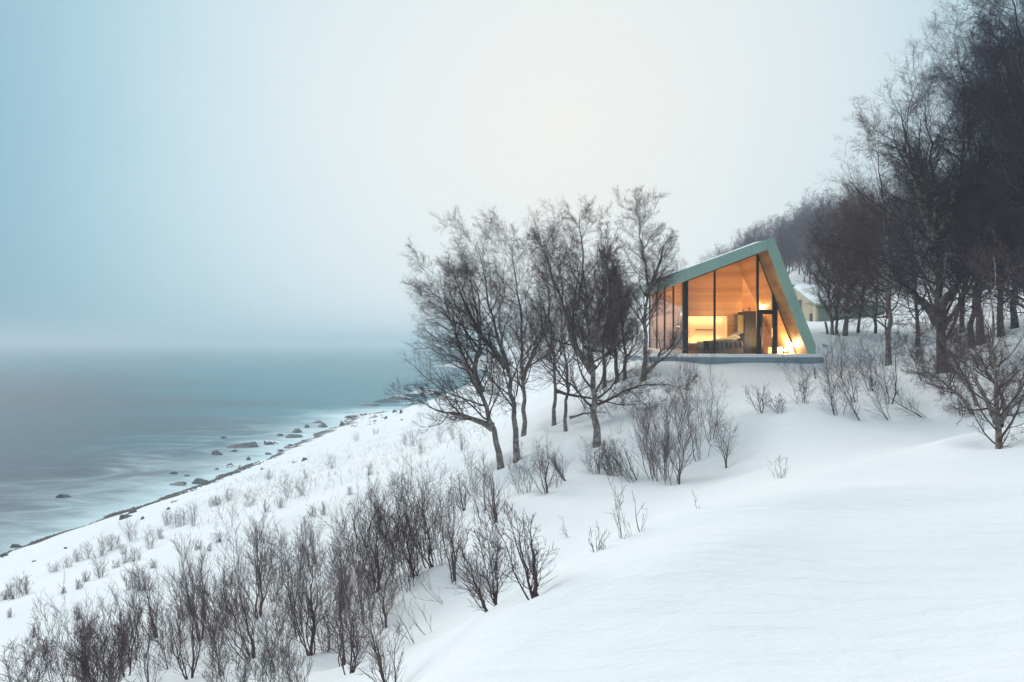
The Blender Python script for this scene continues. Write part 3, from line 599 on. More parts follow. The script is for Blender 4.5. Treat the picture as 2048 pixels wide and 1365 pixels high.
# ---- shrubs
def shrub_mesh(h, w, seed, stems=7, dens=1.0, mat=None, lean=0., single=False, sr=.012, fine=True, twigr=.0028, open_=1.):
    rng = np.random.default_rng(seed)
    K = 10; P0, R0 = [], []; am = rng.uniform(.85, 1.45) * (1.15 if not fine else 1); ut = rng.uniform(.06, .14)
    w = w * 1.15
    for i in range(stems):
        a = rng.uniform(0, 6.283); s = rng.uniform(.15, 1) ** .7
        tip = np.array([math.cos(a) * w * .5 * s * open_ + lean * h, math.sin(a) * w * .4 * s, h * rng.uniform(.7, 1.0)])
        foot = np.array([math.cos(a) * w * .10 * s, math.sin(a) * w * .1 * s, -.12]) * (.5 if single else 1.4) + np.array([0, 0, -.1])
        t = np.linspace(0, 1, K + 1)[:, None]
        q = foot * (1 - t) + tip * t; q[:, :2] = foot[:2] + (tip[:2] - foot[:2]) * (t ** 1.0 * .6 + np.sin(t * math.pi / 2) * .4)
        q[1:] += np.cumsum(rng.normal(size=(K, 3)) * h * .014, axis=0)
        
        P0.append(q); R0.append(np.linspace(1, .15, K + 1) ** 1.2 * sr * rng.uniform(.5, 1.0) * (.58 if i else 1.1))
    T = (np.stack(P0), np.stack(R0))
    B1 = kids(T, max(3, int(10 * dens)), .12, .98, 16 * am, 38 * am, .44, rng, 5, .12, ut, .5, twigr * 1.2, .55, tipr=.25)
    sets = [B1, kids(B1, max(2, int(6 * dens)), .12, 1, 16 * am, 40 * am, .52, rng, 3, .11, ut * .8, .65, twigr * .85, .35)]
    if fine: sets.append(kids(sets[1], 2, .2, 1, 16, 42, .55, rng, 2, .1, .08, .7, twigr * .65, .3))
    V, Q = tubes([T], 5); a = fast_mesh('stems', V, Q, M_LIMB if mat is None else mat, True)
    V, Q = tubes(sets, 3); b2 = fast_mesh('twigs', V, Q, mat or M_TWIG)
    return [('stems', a), ('twigs', b2)]
ORD = ['leftmost', 'second from left', 'third from left', 'fourth from left', 'fifth from left', 'sixth from left', 'seventh from left', 'eighth from left', 'ninth from left', 'tenth from left',
       'eleventh from left', 'twelfth from left', 'thirteenth from left', 'fourteenth from left', 'fifteenth from left', 'sixteenth from left', 'seventeenth from left', 'eighteenth from left', 'nineteenth from left', 'twentieth from left']
seedc = [1000]
def shrub(px, py, top, wpx, label, group, name='bare_shrub', cat='shrub', stems=7, dens=1., mat=None, lean_px=0, twigr=.0028, sr=.014, single=False, fine=True, small=False, open_=1.):
    b_ = ground(px, py); h = (py - top) / F * b_.y; w = wpx / F * b_.y; seedc[0] += 1
    pr_ = shrub_mesh(h, w, seedc[0], stems, dens, mat, lean_px / max(1, (py - top)), single, sr, fine, twigr, open_)
    if small:
        V, Q = [], []; 
        bm = bmesh.new(); bm.from_mesh(pr_[0][1]); bm.from_mesh(pr_[1][1]); me = bpy.data.meshes.new(name); bm.to_mesh(me); bm.free(); me.materials.append(mat or M_TWIG)
        o = link(bpy.data.objects.new(name, me)); o.location = b_; return tag(o, label, cat, group)
    return place(pr_, name, b_, label, cat, group)

GT = 'bare shrubs of the thicket in the foreground'
big = [ # px,py,top,w,stems,dens,lean_px,single,label
 (52, 1392, 1285, 95, 9, 1.2, 0, 0, 'dark low shrub cut by the bottom left corner'),
 (150, 1385, 1222, 100, 8, 1.1, -25, 0, 'upright shrub right of the one in the bottom left corner'),
 (205, 1392, 1248, 110, 14, 1.6, 0, 0, 'densest dark rounded shrub at the bottom left'),
 (249, 1352, 1160, 130, 4, 1.1, -15, 1, 'forked sapling with a Y-shaped trunk rising above the dense rounded shrub'),
 (298, 1372, 1252, 70, 4, .9, 5, 0, 'thin upright shrub at the bottom edge right of the forked sapling'),
 (312, 1274, 1138, 85, 5, 1.1, -25, 1, 'slim sapling leaning left uphill of the forked one'),
 (372, 1268, 1150, 75, 5, 1.1, -10, 0, 'hazy shrub close behind the heavy leaning stem'),
 (400, 1277, 1100, 100, 7, 1.3, -22, 1, 'tall dense shrub with a heavy leaning stem, highest of the left half'),
 (378, 1356, 1225, 90, 5, 1.0, -15, 1, 'arching shrub with a bent double foot at the bottom left'),
 (428, 1313, 1150, 85, 6, 1.2, -8, 0, 'upright shrub between the heavy leaning stem and the thick leaning trunk'),
 (508, 1314, 1130, 120, 6, 1.3, -50, 1, 'thick trunk leaning left with a wide crown'),
 (519, 1231, 1024, 130, 6, 1.2, -25, 1, 'large spreading sapling standing highest in the left thicket'),
 (548, 1200, 1050, 80, 8, 1.3, -5, 0, 'close-twigged shrub beside the large spreading sapling'),
 (622, 1306, 1065, 90, 6, 1.2, -32, 1, 'tall shrub on two close trunks in the middle of the thicket'),
 (640, 1150, 1034, 100, 8, 1.2, -20, 0, 'rounded shrub uphill behind the double trunk'),
 (600, 1270, 1120, 70, 6, 1.1, -10, 0, 'narrow shrub left of the double trunk'),
 (683, 1328, 1036, 95, 4, 1.2, -20, 1, 'tallest slender sapling in the middle with a crooked foot'),
 (702, 1343, 1185, 80, 4, 1.1, -8, 1, 'shorter sapling just right of the tallest slender one'),
 (743, 1242, 1075, 70, 5, 1.2, -15, 0, 'dark upright shrub with two curved stems'),
 (751, 1182, 984, 95, 9, 1.4, -18, 1, 'dense reddish brown shrub at the top of the middle thicket'),
 (774, 1252, 1125, 60, 3, 1.1, -8, 1, 'thin dark sapling right of the two curved stems'),
 (778, 1220, 1090, 60, 4, 1.1, -5, 0, 'slight shrub between two dark ones in the middle'),
 (815, 1180, 996, 85, 8, 1.3, -18, 0, 'dense upright shrub with parallel stems right of the reddish brown one'),
 (836, 1153, 1035, 60, 4, 1.1, -15, 1, 'shrub with a hooked stem beside the parallel stems'),
 (863, 1132, 940, 95, 7, 1.3, -28, 1, 'tall shrub with a straight dark stem near the top of the thicket'),
 (908, 1158, 990, 100, 5, 1.1, -30, 1, 'shrub with arching stems curving left to a pointed foot'),
 (762, 1075, 972, 55, 5, 1., -6, 0, 'grey small shrub standing behind the reddish brown one'),
 (929, 1021, 942, 50, 5, 1.1, -14, 1, 'fan-shaped shrub below the leaning birch on its left'),
 (967, 1020, 908, 65, 6, 1.1, -14, 0, 'upright shrub straight below the leaning birch'),
 (992, 1040, 938, 55, 4, 1., -14, 1, 'thin bent shrub below the foot of the leaning birch'),
 (994, 1214, 1040, 130, 6, 1.2, -32, 1, 'wide open shrub at the edge of the smooth snowbank'),
 (1071, 1184, 1022, 95, 4, 1.0, -45, 1, 'shrub leaning left out of the edge of the smooth snowbank, nearest its crest'),
 (1053, 985, 915, 60, 5, 1., -14, 0, 'airy shrub right of the birch feet'),
 (1092, 986, 885, 70, 4, 1., -32, 1, 'shrub with a curved dark stem right of the birch feet'),
 (1114, 973, 900, 50, 4, 1., -10, 0, 'pale shrub between the curved stem and the little leaning one'),
 (1136, 958, 902, 55, 4, .9, -25, 1, 'little shrub leaning left at the right end of the row by the birches'),
 (789, 1385, 1220, 90, 4, .9, -22, 1, 'crooked sapling cut by the bottom edge beside the snowbank'),
 (552, 1392, 1262, 90, 6, 1., -10, 0, 'pale thin shrub at the bottom edge below the thick leaning trunk'),
 (462, 1345, 1205, 80, 6, 1.1, -14, 0, 'fine-stemmed shrub filling the gap left of the thick leaning trunk'),
 (566, 1335, 1185, 85, 7, 1.1, -16, 0, 'fine-stemmed shrub between the thick leaning trunk and the double trunk'),
 (655, 1305, 1175, 70, 6, 1.1, -14, 0, 'fine upright shrub close behind the tallest slender sapling'),
 (722, 1290, 1150, 75, 6, 1.1, -12, 0, 'fine upright shrub in front of the two curved stems'),
 (345, 1335, 1205, 80, 6, 1.1, -12, 0, 'fine upright shrub behind the bent double foot'),
 (272, 1318, 1195, 75, 6, 1., -8, 0, 'pale open shrub behind the forked sapling'),
 (890, 1128, 1000, 70, 5, 1.1, -12, 0, 'fine upright shrub between the straight dark stem and the arching stems'),
 (798, 1120, 1005, 70, 6, 1.1, -10, 0, 'fine upright shrub behind the parallel stems'),
 (690, 1215, 1085, 80, 7, 1.1, -14, 0, 'tight upright shrub uphill between the double trunk and the curved stems'),
 (470, 1236, 1120, 75, 6, 1.1, -14, 0, 'upright shrub just left of the large spreading sapling'),
 (720, 1150, 1030, 75, 6, 1.1, -12, 0, 'upright shrub left of the dense reddish brown one'),
 (485, 1395, 1300, 70, 5, .9, -8, 0, 'small pale shrub at the bottom edge left of centre thicket'),
 (440, 1392, 1290, 70, 5, .9, 0, 0, 'low open shrub at the bottom edge right of the bent double foot'),
 (610, 1395, 1300, 80, 5, .9, -10, 0, 'straggly shrub at the bottom edge below the double trunk'),
]
for px, py, top, wd, ns, dn, ln, sg, lab in big:
    mt = M_TWIG_R if 'reddish' in lab else (M_TWIG_P if 'pale' in lab else (M_BLUE if 'grey' in lab else None))
    shrub(px, py, top, wd * .9, lab, GT, stems=ns, dens=dn * 1.05, mat=mt, lean_px=ln, single=bool(sg), sr=.028 if sg else .013, twigr=.0026)
sparse = [
 (844, 1281, 1185, 30, 2, -60, 'nearly bare stick shrub leaning left by the snowbank'), (876, 1262, 1190, 30, 2, -60, 'long thin stem leaning far left over the snow by the bank edge'),
 (912, 1201, 1100, 30, 2, -90, 'single slanting pole with few twigs crossing the snow gap'), (746, 1302, 1240, 30, 2, -50, 'dark slanting stem low in the gap of the thicket'),
 (1009, 1031, 950, 30, 2, 6, 'thin forked twig standing apart below the birches'), (673, 1047, 1000, 26, 3, -4, 'small sprig above the middle thicket'),
 (1255, 1074, 944, 45, 2, -12, 'tall sparse stalk with side twigs on the open snow'), (1280, 1061, 972, 60, 2, -25, 'branching stalk with buds right of the tall sparse one'),
 (1203, 1100, 1052, 45, 5, -6, 'tuft of short bare stalks on the snow'), (1144, 1072, 1030, 40, 2, -25, 'faint leaning twig alone on the snow'),
 (1408, 1016, 982, 12, 1, -20, 'single bare stick leaning left out of the snow'), (1100, 1090, 1072, 20, 1, -15, 'tiny twig tip in the open snow left of the stalks'),
 (1560, 957, 905, 55, 5, -10, 'small sparse shrub alone on the snowfield in front of the cabin'), (1228, 874, 840, 40, 3, 5, 'gnarled little shrub under the fallen tree')]
for px, py, top, wd, ns, ln, lab in sparse:
    shrub(px, py, top, wd, lab, 'sparse stalks on the open snow', name='bare_stalk' if ns < 4 else 'bare_shrub', cat='stalk' if ns < 4 else 'shrub', stems=ns, dens=.42, lean_px=ln, sr=.011, fine=False, small=True, open_=1.)
mid = [
 (1190, 946, 879, 60, 6, -14, M_TWIG_P, 'pale shrub at the foot of the spotted birch, left one'), (1216, 948, 885, 55, 5, -12, M_TWIG_P, 'pale shrub at the foot of the spotted birch, middle one'), (1242, 952, 884, 60, 5, -18, M_TWIG, 'slender shrub between the spotted birch and the great willow clump'),
 (1274, 962, 900, 70, 4, -45, M_TWIG_P, 'leaning twigs at the left foot of the great willow clump'),
 (1318, 962, 790, 120, 16, -20, M_TWIG, 'great fan-shaped willow clump below the terrace'), (1349, 968, 800, 80, 7, -12, M_TWIG, 'tall stems at the right side of the great willow clump'),
 (1404, 916, 718, 80, 6, -25, M_TWIG, 'tall narrow young tree below the terrace, right of the willow clump'), (1420, 880, 748, 50, 4, -10, M_BLUE, 'greyish young tree behind the narrow one'),
 (1455, 933, 812, 65, 4, -18, M_TWIG, 'small upright shrub right of the tall narrow young tree'),
 (1524, 823, 771, 40, 4, -8, M_TWIG, 'little shrub on the snow below the middle of the terrace'), (1563, 823, 786, 50, 4, -22, M_TWIG_P, 'pale shrub leaning left beside the little one below the terrace'),
 (1609, 805, 728, 60, 5, -18, M_TWIG, 'forked shrub below the right end of the terrace'), (1632, 757, 730, 20, 2, -8, M_TWIG, 'tiny twig beside the right end of the terrace'),
 (1677, 827, 712, 55, 6, -10, M_TWIG, 'bushy upright shrub standing first left in front of the wood'), (1690, 772, 672, 45, 4, -14, M_TWIG, 'shrub behind the bushy upright one'),
 (1713, 802, 710, 50, 4, -12, M_TWIG, 'open shrub right of the bushy upright one'), (1724, 838, 765, 30, 2, -45, M_TWIG, 'bare stem slanting left out of the snow in front of the wood'),
 (1748, 780, 690, 45, 6, -14, M_TWIG_D, 'dark bushy shrub in front of the tall pale trunk'), (1780, 836, 720, 50, 3, -55, M_TWIG, 'long stem arching left with the dark bushy shrub behind it'),
 (1780, 805, 662, 60, 4, -18, M_TWIG_D, 'pointed dark young tree in front of the pale trunk'),
 (1864, 832, 770, 60, 3, -90, M_TWIG_P, 'pale branch lying low on the snow right of the pointed young tree'), (1924, 830, 760, 70, 4, -30, M_TWIG, 'tangled shrub in front of the long leaning trunk'),
 (1957, 700, 640, 50, 5, 0, M_TWIG, 'undergrowth shrub at the foot of the crooked tree'), (2040, 830, 700, 90, 7, -10, M_TWIG, 'reaching shrub at the right edge behind the lone young tree'),
 (1850, 760, 680, 80, 6, -10, M_TWIG_D, 'undergrowth shrub left of the great trunk'), (1910, 790, 700, 80, 6, 0, M_TWIG, 'undergrowth shrub right of the great trunk')]
for px, py, top, wd, ns, ln, mt, lab in mid:
    shrub(px, py, top, wd, lab, 'shrubs on the snow below the cabin and the wood', stems=ns, dens=1.1, mat=mt, lean_px=ln, single=ns < 5, sr=.02)
rows = {
 'small shrub row above the shingle': [(109, 1144, 1126, 20), (137, 1135, 1113, 24), (154, 1124, 1102, 18), (175, 1118, 1084, 22), (202, 1113, 1077, 26), (223, 1101, 1070, 16), (234, 1097, 1070, 18), (265, 1082, 1042, 30), (323, 1077, 1056, 16)],
 'trio of shrubs at the left edge': [(11, 1200, 1180, 26), (31, 1197, 1160, 30), (51, 1190, 1153, 28)],
 'shrub row on the shore slope below the slab': [(336, 1050, 1023, 22), (350, 1054, 1017, 34), (365, 1052, 1020, 24), (388, 1052, 1004, 22), (424, 1013, 992, 30), (437, 1010, 994, 22), (462, 1001, 974, 26), (538, 959, 938, 22)],
 'line of small shrubs higher up the shore slope': [(502, 1012, 984, 26), (535, 1024, 1005, 12), (563, 1016, 996, 20), (580, 995, 950, 22), (605, 991, 958, 26), (615, 957, 937, 12), (664, 937, 912, 24)],
 'scatter of faint shrubs below the shingle row': [(203, 1155, 1113, 24), (255, 1125, 1108, 16), (275, 1121, 1097, 24), (303, 1097, 1057, 22), (250, 1108, 1090, 16), (233, 1136, 1121, 16), (175, 1163, 1145, 18), (161, 1177, 1160, 14), (306, 1136, 1119, 14), (398, 1098, 1084, 16), (420, 1101, 1088, 8), (437, 1084, 1064, 20)],
 'scatter of sprigs on the smooth snow at the left': [(20, 1235, 1222, 8), (70, 1275, 1257, 12), (88, 1309, 1285, 26), (130, 1186, 1176, 14), (157, 1239, 1210, 26)],
 'pair of hazy shrubs above the thicket': [(265, 1178, 1140, 28), (286, 1180, 1133, 36)],
 'shrub group near the beach bend': [(714, 882, 866, 18), (752, 869, 856, 12), (811, 890, 861, 18), (830, 892, 857, 24), (842, 908, 884, 10)],
 'faint sprigs on the white slope above the middle thicket': [(626, 1033, 1006, 12), (650, 1030, 1004, 10), (790, 970, 943, 26), (740, 950, 928, 10), (880, 885, 850, 14), (905, 880, 845, 14), (925, 900, 862, 10), (700, 990, 975, 10)],
}
for desc, lst in rows.items():
    lst = sorted(lst)
    for k, (px, py, top, wd) in enumerate(lst):
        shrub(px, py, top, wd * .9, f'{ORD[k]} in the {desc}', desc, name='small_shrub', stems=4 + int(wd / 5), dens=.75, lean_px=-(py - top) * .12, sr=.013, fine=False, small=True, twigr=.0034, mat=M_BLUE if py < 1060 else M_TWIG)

# dry grass and heather poking through the snow
def grass():
    rng = np.random.default_rng(77); base = []
    for _ in range(300):
        px = rng.uniform(420, 960); py = np.interp(px, [420, 960], [1000, 845]) + rng.normal(0, 32)
        if py < np.interp(px, [400, 640, 840, 960], [985, 880, 822, 800]) + 6: continue
        g = ground(px, py)
        for _ in range(rng.integers(3, 11)):
            x = g.x + rng.normal(0, .9); y = g.y + rng.normal(0, .35); base.append((x, y))
    base = np.array(base); z = H(base[:, 0], base[:, 1]); n = len(base)
    hgt = rng.uniform(.10, .38, n); dx = rng.normal(0, .10, n); dy = rng.normal(0, .1, n)
    p0 = np.stack([base[:, 0], base[:, 1], z - .04], -1); p1 = p0 + np.stack([dx, dy, hgt], -1)
    Pp = np.stack([p0, (p0 + p1) / 2 + rng.normal(0, .01, (n, 3)), p1], 1); Rp = np.tile(np.array([.007, .006, .003]), (n, 1))
    V, Q = tubes([(Pp, Rp)], 3); me = fast_mesh('dry_grass', V, Q, simple('dry_grass', (.34, .30, .26), .9))
    tag(link(bpy.data.objects.new('dry_grass', me)), 'sparse dry grass and heather tips poking through the snowy slope', 'grass', kind='stuff')
grass()

# ------------------------------------------------------------------ the cabin
def zc(z): return ZC + z
def prism(name, pts, y0, y1, mat, parent=None, bev=0):
    """pts: (x, z relative to the eye) outline, extruded from y0 to y1"""
    bm = bmesh.new(); a = [bm.verts.new((x, y0, zc(z))) for x, z in pts]; b2 = [bm.verts.new((x, y1, zc(z))) for x, z in pts]; n = len(pts)
    bm.faces.new(a); bm.faces.new(b2[::-1])
    for i in range(n): bm.faces.new((a[i], b2[i], b2[(i + 1) % n], a[(i + 1) % n]))
    bmesh.ops.recalc_face_normals(bm, faces=bm.faces)
    if bev: bmesh.ops.bevel(bm, geom=bm.edges[:], offset=bev, segments=2, affect='EDGES')
    uvl = bm.loops.layers.uv.new('UVMap')
    for f in bm.faces:
        nn = f.normal
        for lp in f.loops:
            c_ = lp.vert.co
            if abs(nn.y) > .7: lp[uvl].uv = (c_.x, c_.z)
            elif abs(nn.x) > .5: lp[uvl].uv = (c_.y, c_.z)
            else: lp[uvl].uv = (c_.y, c_.x)
    me = bpy.data.meshes.new(name); bm.to_mesh(me); bm.free(); me.materials.append(mat)
    o = link(bpy.data.objects.new(name, me))
    if parent is not None: attach(o, parent)
    return o
def attach(o, parent):
    o.parent = parent; o.matrix_parent_inverse = Matrix.Translation(parent.location).inverted() if parent.parent is None else parent_world(parent).inverted()
    return o
def parent_world(p):
    m = p.matrix_basis.copy()
    while p.parent is not None:
        m = p.parent.matrix_basis @ p.matrix_parent_inverse @ m; p = p.parent
    return m
def box(name, x0, x1, y0, y1, z0, z1, mat, parent=None, bev=.004):
    return prism(name, [(x0, z0), (x1, z0), (x1, z1), (x0, z1)], y0, y1, mat, parent, bev)

def wood(name, c1, c2, bw=.12, rough=.5):
    m, n, l, b = mat_new(name)
    uvn = n.new('ShaderNodeUVMap'); sp = n.new('ShaderNodeSeparateXYZ'); l.new(uvn.outputs[0], sp.inputs[0])
    dv = n.new('ShaderNodeMath'); dv.operation = 'DIVIDE'; l.new(sp.outputs['Y'], dv.inputs[0]); dv.inputs[1].default_value = bw
    fl = n.new('ShaderNodeMath'); fl.operation = 'FLOOR'; l.new(dv.outputs[0], fl.inputs[0])
    fr = n.new('ShaderNodeMath'); fr.operation = 'FRACT'; l.new(dv.outputs[0], fr.inputs[0])
    wn = n.new('ShaderNodeTexWhiteNoise'); wn.noise_dimensions = '1D'; l.new(fl.outputs[0], wn.inputs['W'])
    gr = noise_node(n, l, 3, 6, .65, uvn.outputs[0], (.6, 14, 1))
    mx_ = n.new('ShaderNodeMath'); mx_.operation = 'MULTIPLY_ADD'; l.new(wn.outputs['Value'], mx_.inputs[0]); mx_.inputs[1].default_value = .45; 
    g3 = n.new('ShaderNodeMath'); g3.operation = 'MULTIPLY'; l.new(gr.outputs['Fac'], g3.inputs[0]); g3.inputs[1].default_value = .55; l.new(g3.outputs[0], mx_.inputs[2])
    r = ramp(n, l, mx_.outputs[0], [(.2, c1), (.8, c2)])
    gv = n.new('ShaderNodeMapRange'); l.new(fr.outputs[0], gv.inputs[0]); gv.inputs['From Min'].default_value = 0; gv.inputs['From Max'].default_value = .09; gv.inputs['To Min'].default_value = .45
    mm = n.new('ShaderNodeMix'); mm.data_type = 'RGBA'; mm.blend_type = 'MULTIPLY'; mm.inputs[0].default_value = 1; l.new(r.outputs[0], mm.inputs[6]); l.new(gv.outputs[0], mm.inputs[7])
    l.new(mm.outputs[2], b.inputs['Base Color']); b.inputs['Roughness'].default_value = rough
    bump(n, l, b, gv.outputs[0], .5, .01)
    return m
m_wood = wood('spruce_boards', (.42, .235, .105), (.63, .38, .185))
m_wood_f = wood('floor_boards', (.30, .20, .12), (.42, .29, .18), .16)
def metal_green():
    m, n, l, b = mat_new('green_copper_sheet')
    t = noise_node(n, l, 1.1, 4, .6); r = ramp(n, l, t.outputs['Fac'], [(.3, (.36, .53, .44)), (.7, (.42, .60, .50))])
    l.new(r.outputs[0], b.inputs['Base Color']); b.inputs['Roughness'].default_value = .6
    bump(n, l, b, noise_node(n, l, 20, 3).outputs['Fac'], .12, .01); return m
m_green = metal_green()
m_frame = simple('black_steel', (.022, .024, .03), .45)
m_dark = simple('charcoal_cupboard', (.014, .014, .015), .5)
m_conc = simple('blue_grey_concrete', (.21, .28, .34), .8)
n = m_conc.node_tree.nodes; l = m_conc.node_tree.links; t = noise_node(n, l, 3, 5, .6); r = ramp(n, l, t.outputs['Fac'], [(.3, (.23, .30, .35)), (.7, (.30, .37, .42))]); l.new(r.outputs[0], n['Principled BSDF'].inputs['Base Color'])
m_glass = bpy.data.materials.new('window_glass'); m_glass.use_nodes = True; n = m_glass.node_tree.nodes; l = m_glass.node_tree.links; n.clear()
o_ = n.new('ShaderNodeOutputMaterial'); tr = n.new('ShaderNodeBsdfTransparent'); tr.inputs[0].default_value = (.93, .95, .94, 1); gl = n.new('ShaderNodeBsdfGlossy'); gl.inputs['Roughness'].default_value = .01
fr = n.new('ShaderNodeFresnel'); fr.inputs['IOR'].default_value = 1.5; mf = n.new('ShaderNodeMath'); mf.operation = 'MULTIPLY'; l.new(fr.outputs[0], mf.inputs[0]); mf.inputs[1].default_value = .7; mf.use_clamp = True
ms = n.new('ShaderNodeMixShader'); l.new(mf.outputs[0], ms.inputs[0]); l.new(tr.outputs[0], ms.inputs[1]); l.new(gl.outputs[0], ms.inputs[2]); l.new(ms.outputs[0], o_.inputs[0])

YF, YG, YB = 31.7, 33.0, 42.0
cab = empty('cabin', (10, 33, zc(-.7)), 'wedge-shaped timber cabin with pale green folded roof and lit glass front', 'cabin')
eo, ei, ao, ai = (6.39, 2.83), (6.41, 2.24), (12.15, 4.92), (11.87, 4.33)
ro = [(14.12, -.16), (14.11, -.32), (14.03, -.46), (13.90, -.55)]; ri = (13.755, -.56)
def lerp(a, b_, t): return (a[0] + (b_[0] - a[0]) * t, a[1] + (b_[1] - a[1]) * t)
# structure behind the fascia: green roof slab and side slab, with the timber lining inside
def inset(p, dx, dz): return (p[0] + dx, p[1] + dz)
lin = .05
roof = prism('roof', [inset(eo, .03, -.02), inset(ao, -.005, -.02), inset(ai, .0, lin), inset(ei, .03, lin)], YF + .03, YB, m_green, cab)
side = prism('side_wall', [inset(ao, 0, -.025), ro[0], (14.08, -.9), (13.80, -.9), inset(ri, lin, 0), inset(ai, .005, lin - .003)], YF + .03, YB - .002, m_green, cab)
prism('ceiling', [ei, ai, inset(ai, 0, lin - .003), inset(ei, .03, lin - .003)], YF + .034, YB - .05, m_wood, cab)
prism('inner_wall', [ai, inset(ai, .0, lin * .8), inset(ri, lin - .003, 0), ri], YF + .034, YB - .05, m_wood, cab)
# fascia panels with open joints
fas = empty('fascia', (0, 0, 0), None, None); attach(fas, cab)
ts = [0, .30, .60, .86, 1.0]
for a, b_ in zip(ts[:-1], ts[1:]):
    g = .0012
    prism('fascia_panel', [lerp(ei, ai, a + g), lerp(ei, ai, b_ - g * (b_ < 1)), lerp(eo, ao, (b_ - g * (b_ < 1)) * .955), lerp(eo, ao, (a + g) * .955)], YF, YF + .028, m_green, fas)
to_s = [0, .20, .62, 1.0]
for k, (a, b_) in enumerate(zip(to_s[:-1], to_s[1:])):
    g = .0014; A0 = lerp(ai, ri, a + g * (a > 0)); A1 = lerp(ai, ri, b_ - g * (b_ < 1)); o0 = lerp(ao, ro[0], a + g * (a > 0)); o1 = lerp(ao, ro[0], b_ - g * (b_ < 1))
    pts = [A0, A1] + (ro[::-1] if k == 2 else [o1]) + [o0]
    if k == 0: pts = pts + [lerp(eo, ao, .958)]; pts[0] = (ai[0] + .004, ai[1])
    prism('fascia_panel', pts, YF, YF + .028, m_green, fas)
# deck
deck = box('deck', 6.22, 14.19, 31.0, 42.2, -1.6, -.66, m_conc, cab, .01)
box('floor', 8.3, 13.72, YG - .05, YB - .06, -.655, -.555, m_wood_f, cab)
# snow on deck and roof
def snow_slab(name, quad, th, parent, seed, nx=60, ny=14, edge=.08):
    """quad: four corner Vectors (world), snow of thickness th piled on it with soft edges"""
    u = np.linspace(0, 1, nx); v = np.linspace(0, 1, ny); U, Vv = np.meshgrid(u, v); q = [np.array(p) for p in quad]
    B = (q[0] * ((1 - U) * (1 - Vv))[..., None] + q[1] * (U * (1 - Vv))[..., None] + q[2] * (U * Vv)[..., None] + q[3] * ((1 - U) * Vv)[..., None])
    e = np.minimum(np.minimum(U, 1 - U) / edge * 3, np.minimum(Vv, 1 - Vv) / edge * 1.2); e = np.sqrt(np.clip(e, 0, 1) * (2 - np.clip(e, 0, 1)))
    T = B.copy(); T[..., 2] += th * (.12 + .88 * e) * (1 + .5 * vnoise(B[..., 0] * 1.1 + seed, B[..., 1] * 1.3, seed))
    V = np.concatenate([T.reshape(-1, 3), B.reshape(-1, 3)]); i = np.arange(nx * ny).reshape(ny, nx)
    Q = [np.stack([i[:-1, :-1], i[:-1, 1:], i[1:, 1:], i[1:, :-1]], -1).reshape(-1, 4)]
    off = nx * ny
    for ln_ in (i[0], i[-1][::-1], i[:, 0][::-1], i[:, -1]): Q.append(np.stack([ln_[:-1] + off, ln_[1:] + off, ln_[1:], ln_[:-1]], -1))
    me = fast_mesh(name, V, np.concatenate(Q), m_snow2, True); o = link(bpy.data.objects.new(name, me))
    return attach(o, parent) if parent is not None else o
snow_slab('snow_layer', [(6.24, 31.01, zc(-.662)), (14.17, 31.01, zc(-.662)), (14.17, 32.96, zc(-.662)), (6.24, 32.96, zc(-.662))], .13, deck, 3)
snow_slab('snow_layer', [(6.24, 32.961, zc(-.662)), (8.38, 32.961, zc(-.662)), (8.38, 42, zc(-.662)), (6.24, 42, zc(-.662))], .30, deck, 4, 20, 40)
q0, q1 = (eo[0] + .1, eo[1] + .02), lerp(eo, ao, .93)
snow_slab('roof_snow', [(q0[0], YF + .15, zc(q0[1])), (q1[0], YF + .15, zc(q1[1])), (q1[0], YB - .1, zc(q1[1])), (q0[0], YB - .1, zc(q0[1]))], .075, roof, 5)

def ceil_z(x): return ei[1] + (ai[1] - ei[1]) * (x - ei[0]) / (ai[0] - ei[0])
def side_z(x): return ai[1] + (ri[1] - ai[1]) * (x - ai[0]) / (ri[0] - ai[0])
def top_z(x): return (ceil_z(x) if x < ai[0] else side_z(x)) - .012
def gx(px): return (px - CX) / F * YG
def gz(py): return (HY - py) / F * YG
FL = -.553
def vert(name, x0, x1, z0, y0, y1, mat, parent, z1=None):
    if z1 is None: pts = [(x0, z0), (x1, z0), (x1, top_z(x1))] + ([(ai[0], top_z(ai[0]))] if x0 < ai[0] < x1 else []) + [(x0, top_z(x0))]
    else: pts = [(x0, z0), (x1, z0), (x1, z1), (x0, z1)]
    return prism(name, pts, y0, y1, mat, parent)
# front glazing: mullions and panes
xs = [gx(1366), gx(1370.6), gx(1371.6), gx(1376), gx(1427.8), gx(1431.2), gx(1513.5), gx(1517.6), gx(1545), gx(1554.8), gx(1593) + .0]
vert('mullion', xs[0], xs[1], FL, YG - .02, YG + .14, m_frame, cab)
vert('mullion', xs[2], xs[3], FL, YG - .05, YG + .12, m_frame, cab)
vert('mullion', xs[4], xs[5], FL, YG - .03, YG + .10, m_frame, cab)
vert('mullion', xs[6], xs[7], FL, YG - .03, YG + .12, m_frame, cab)
vert('mullion', xs[8], xs[9], FL, YG - .028, YG + .118, m_frame, cab)
prism('head_trim', [(xs[3], top_z(xs[3]) - .05), (ai[0] - .1, top_z(ai[0] - .1) - .05), (ai[0] - .1, top_z(ai[0] - .1)), (xs[3], top_z(xs[3]))], YG + .0, YG + .06, m_frame, cab)
prism('head_trim', [(ai[0] + .08, top_z(ai[0] + .08)), (ai[0] + .05, top_z(ai[0] + .08)), (ri[0] - .05, FL), (ri[0] - .015, FL)], YG + .0, YG + .05, m_frame, cab)
vert('pane', xs[3] + .003, xs[4] - .003, FL + .002, YG + .03, YG + .05, m_glass, cab)
vert('pane', xs[5] + .003, xs[6] - .003, FL + .002, YG + .03, YG + .05, m_glass, cab)
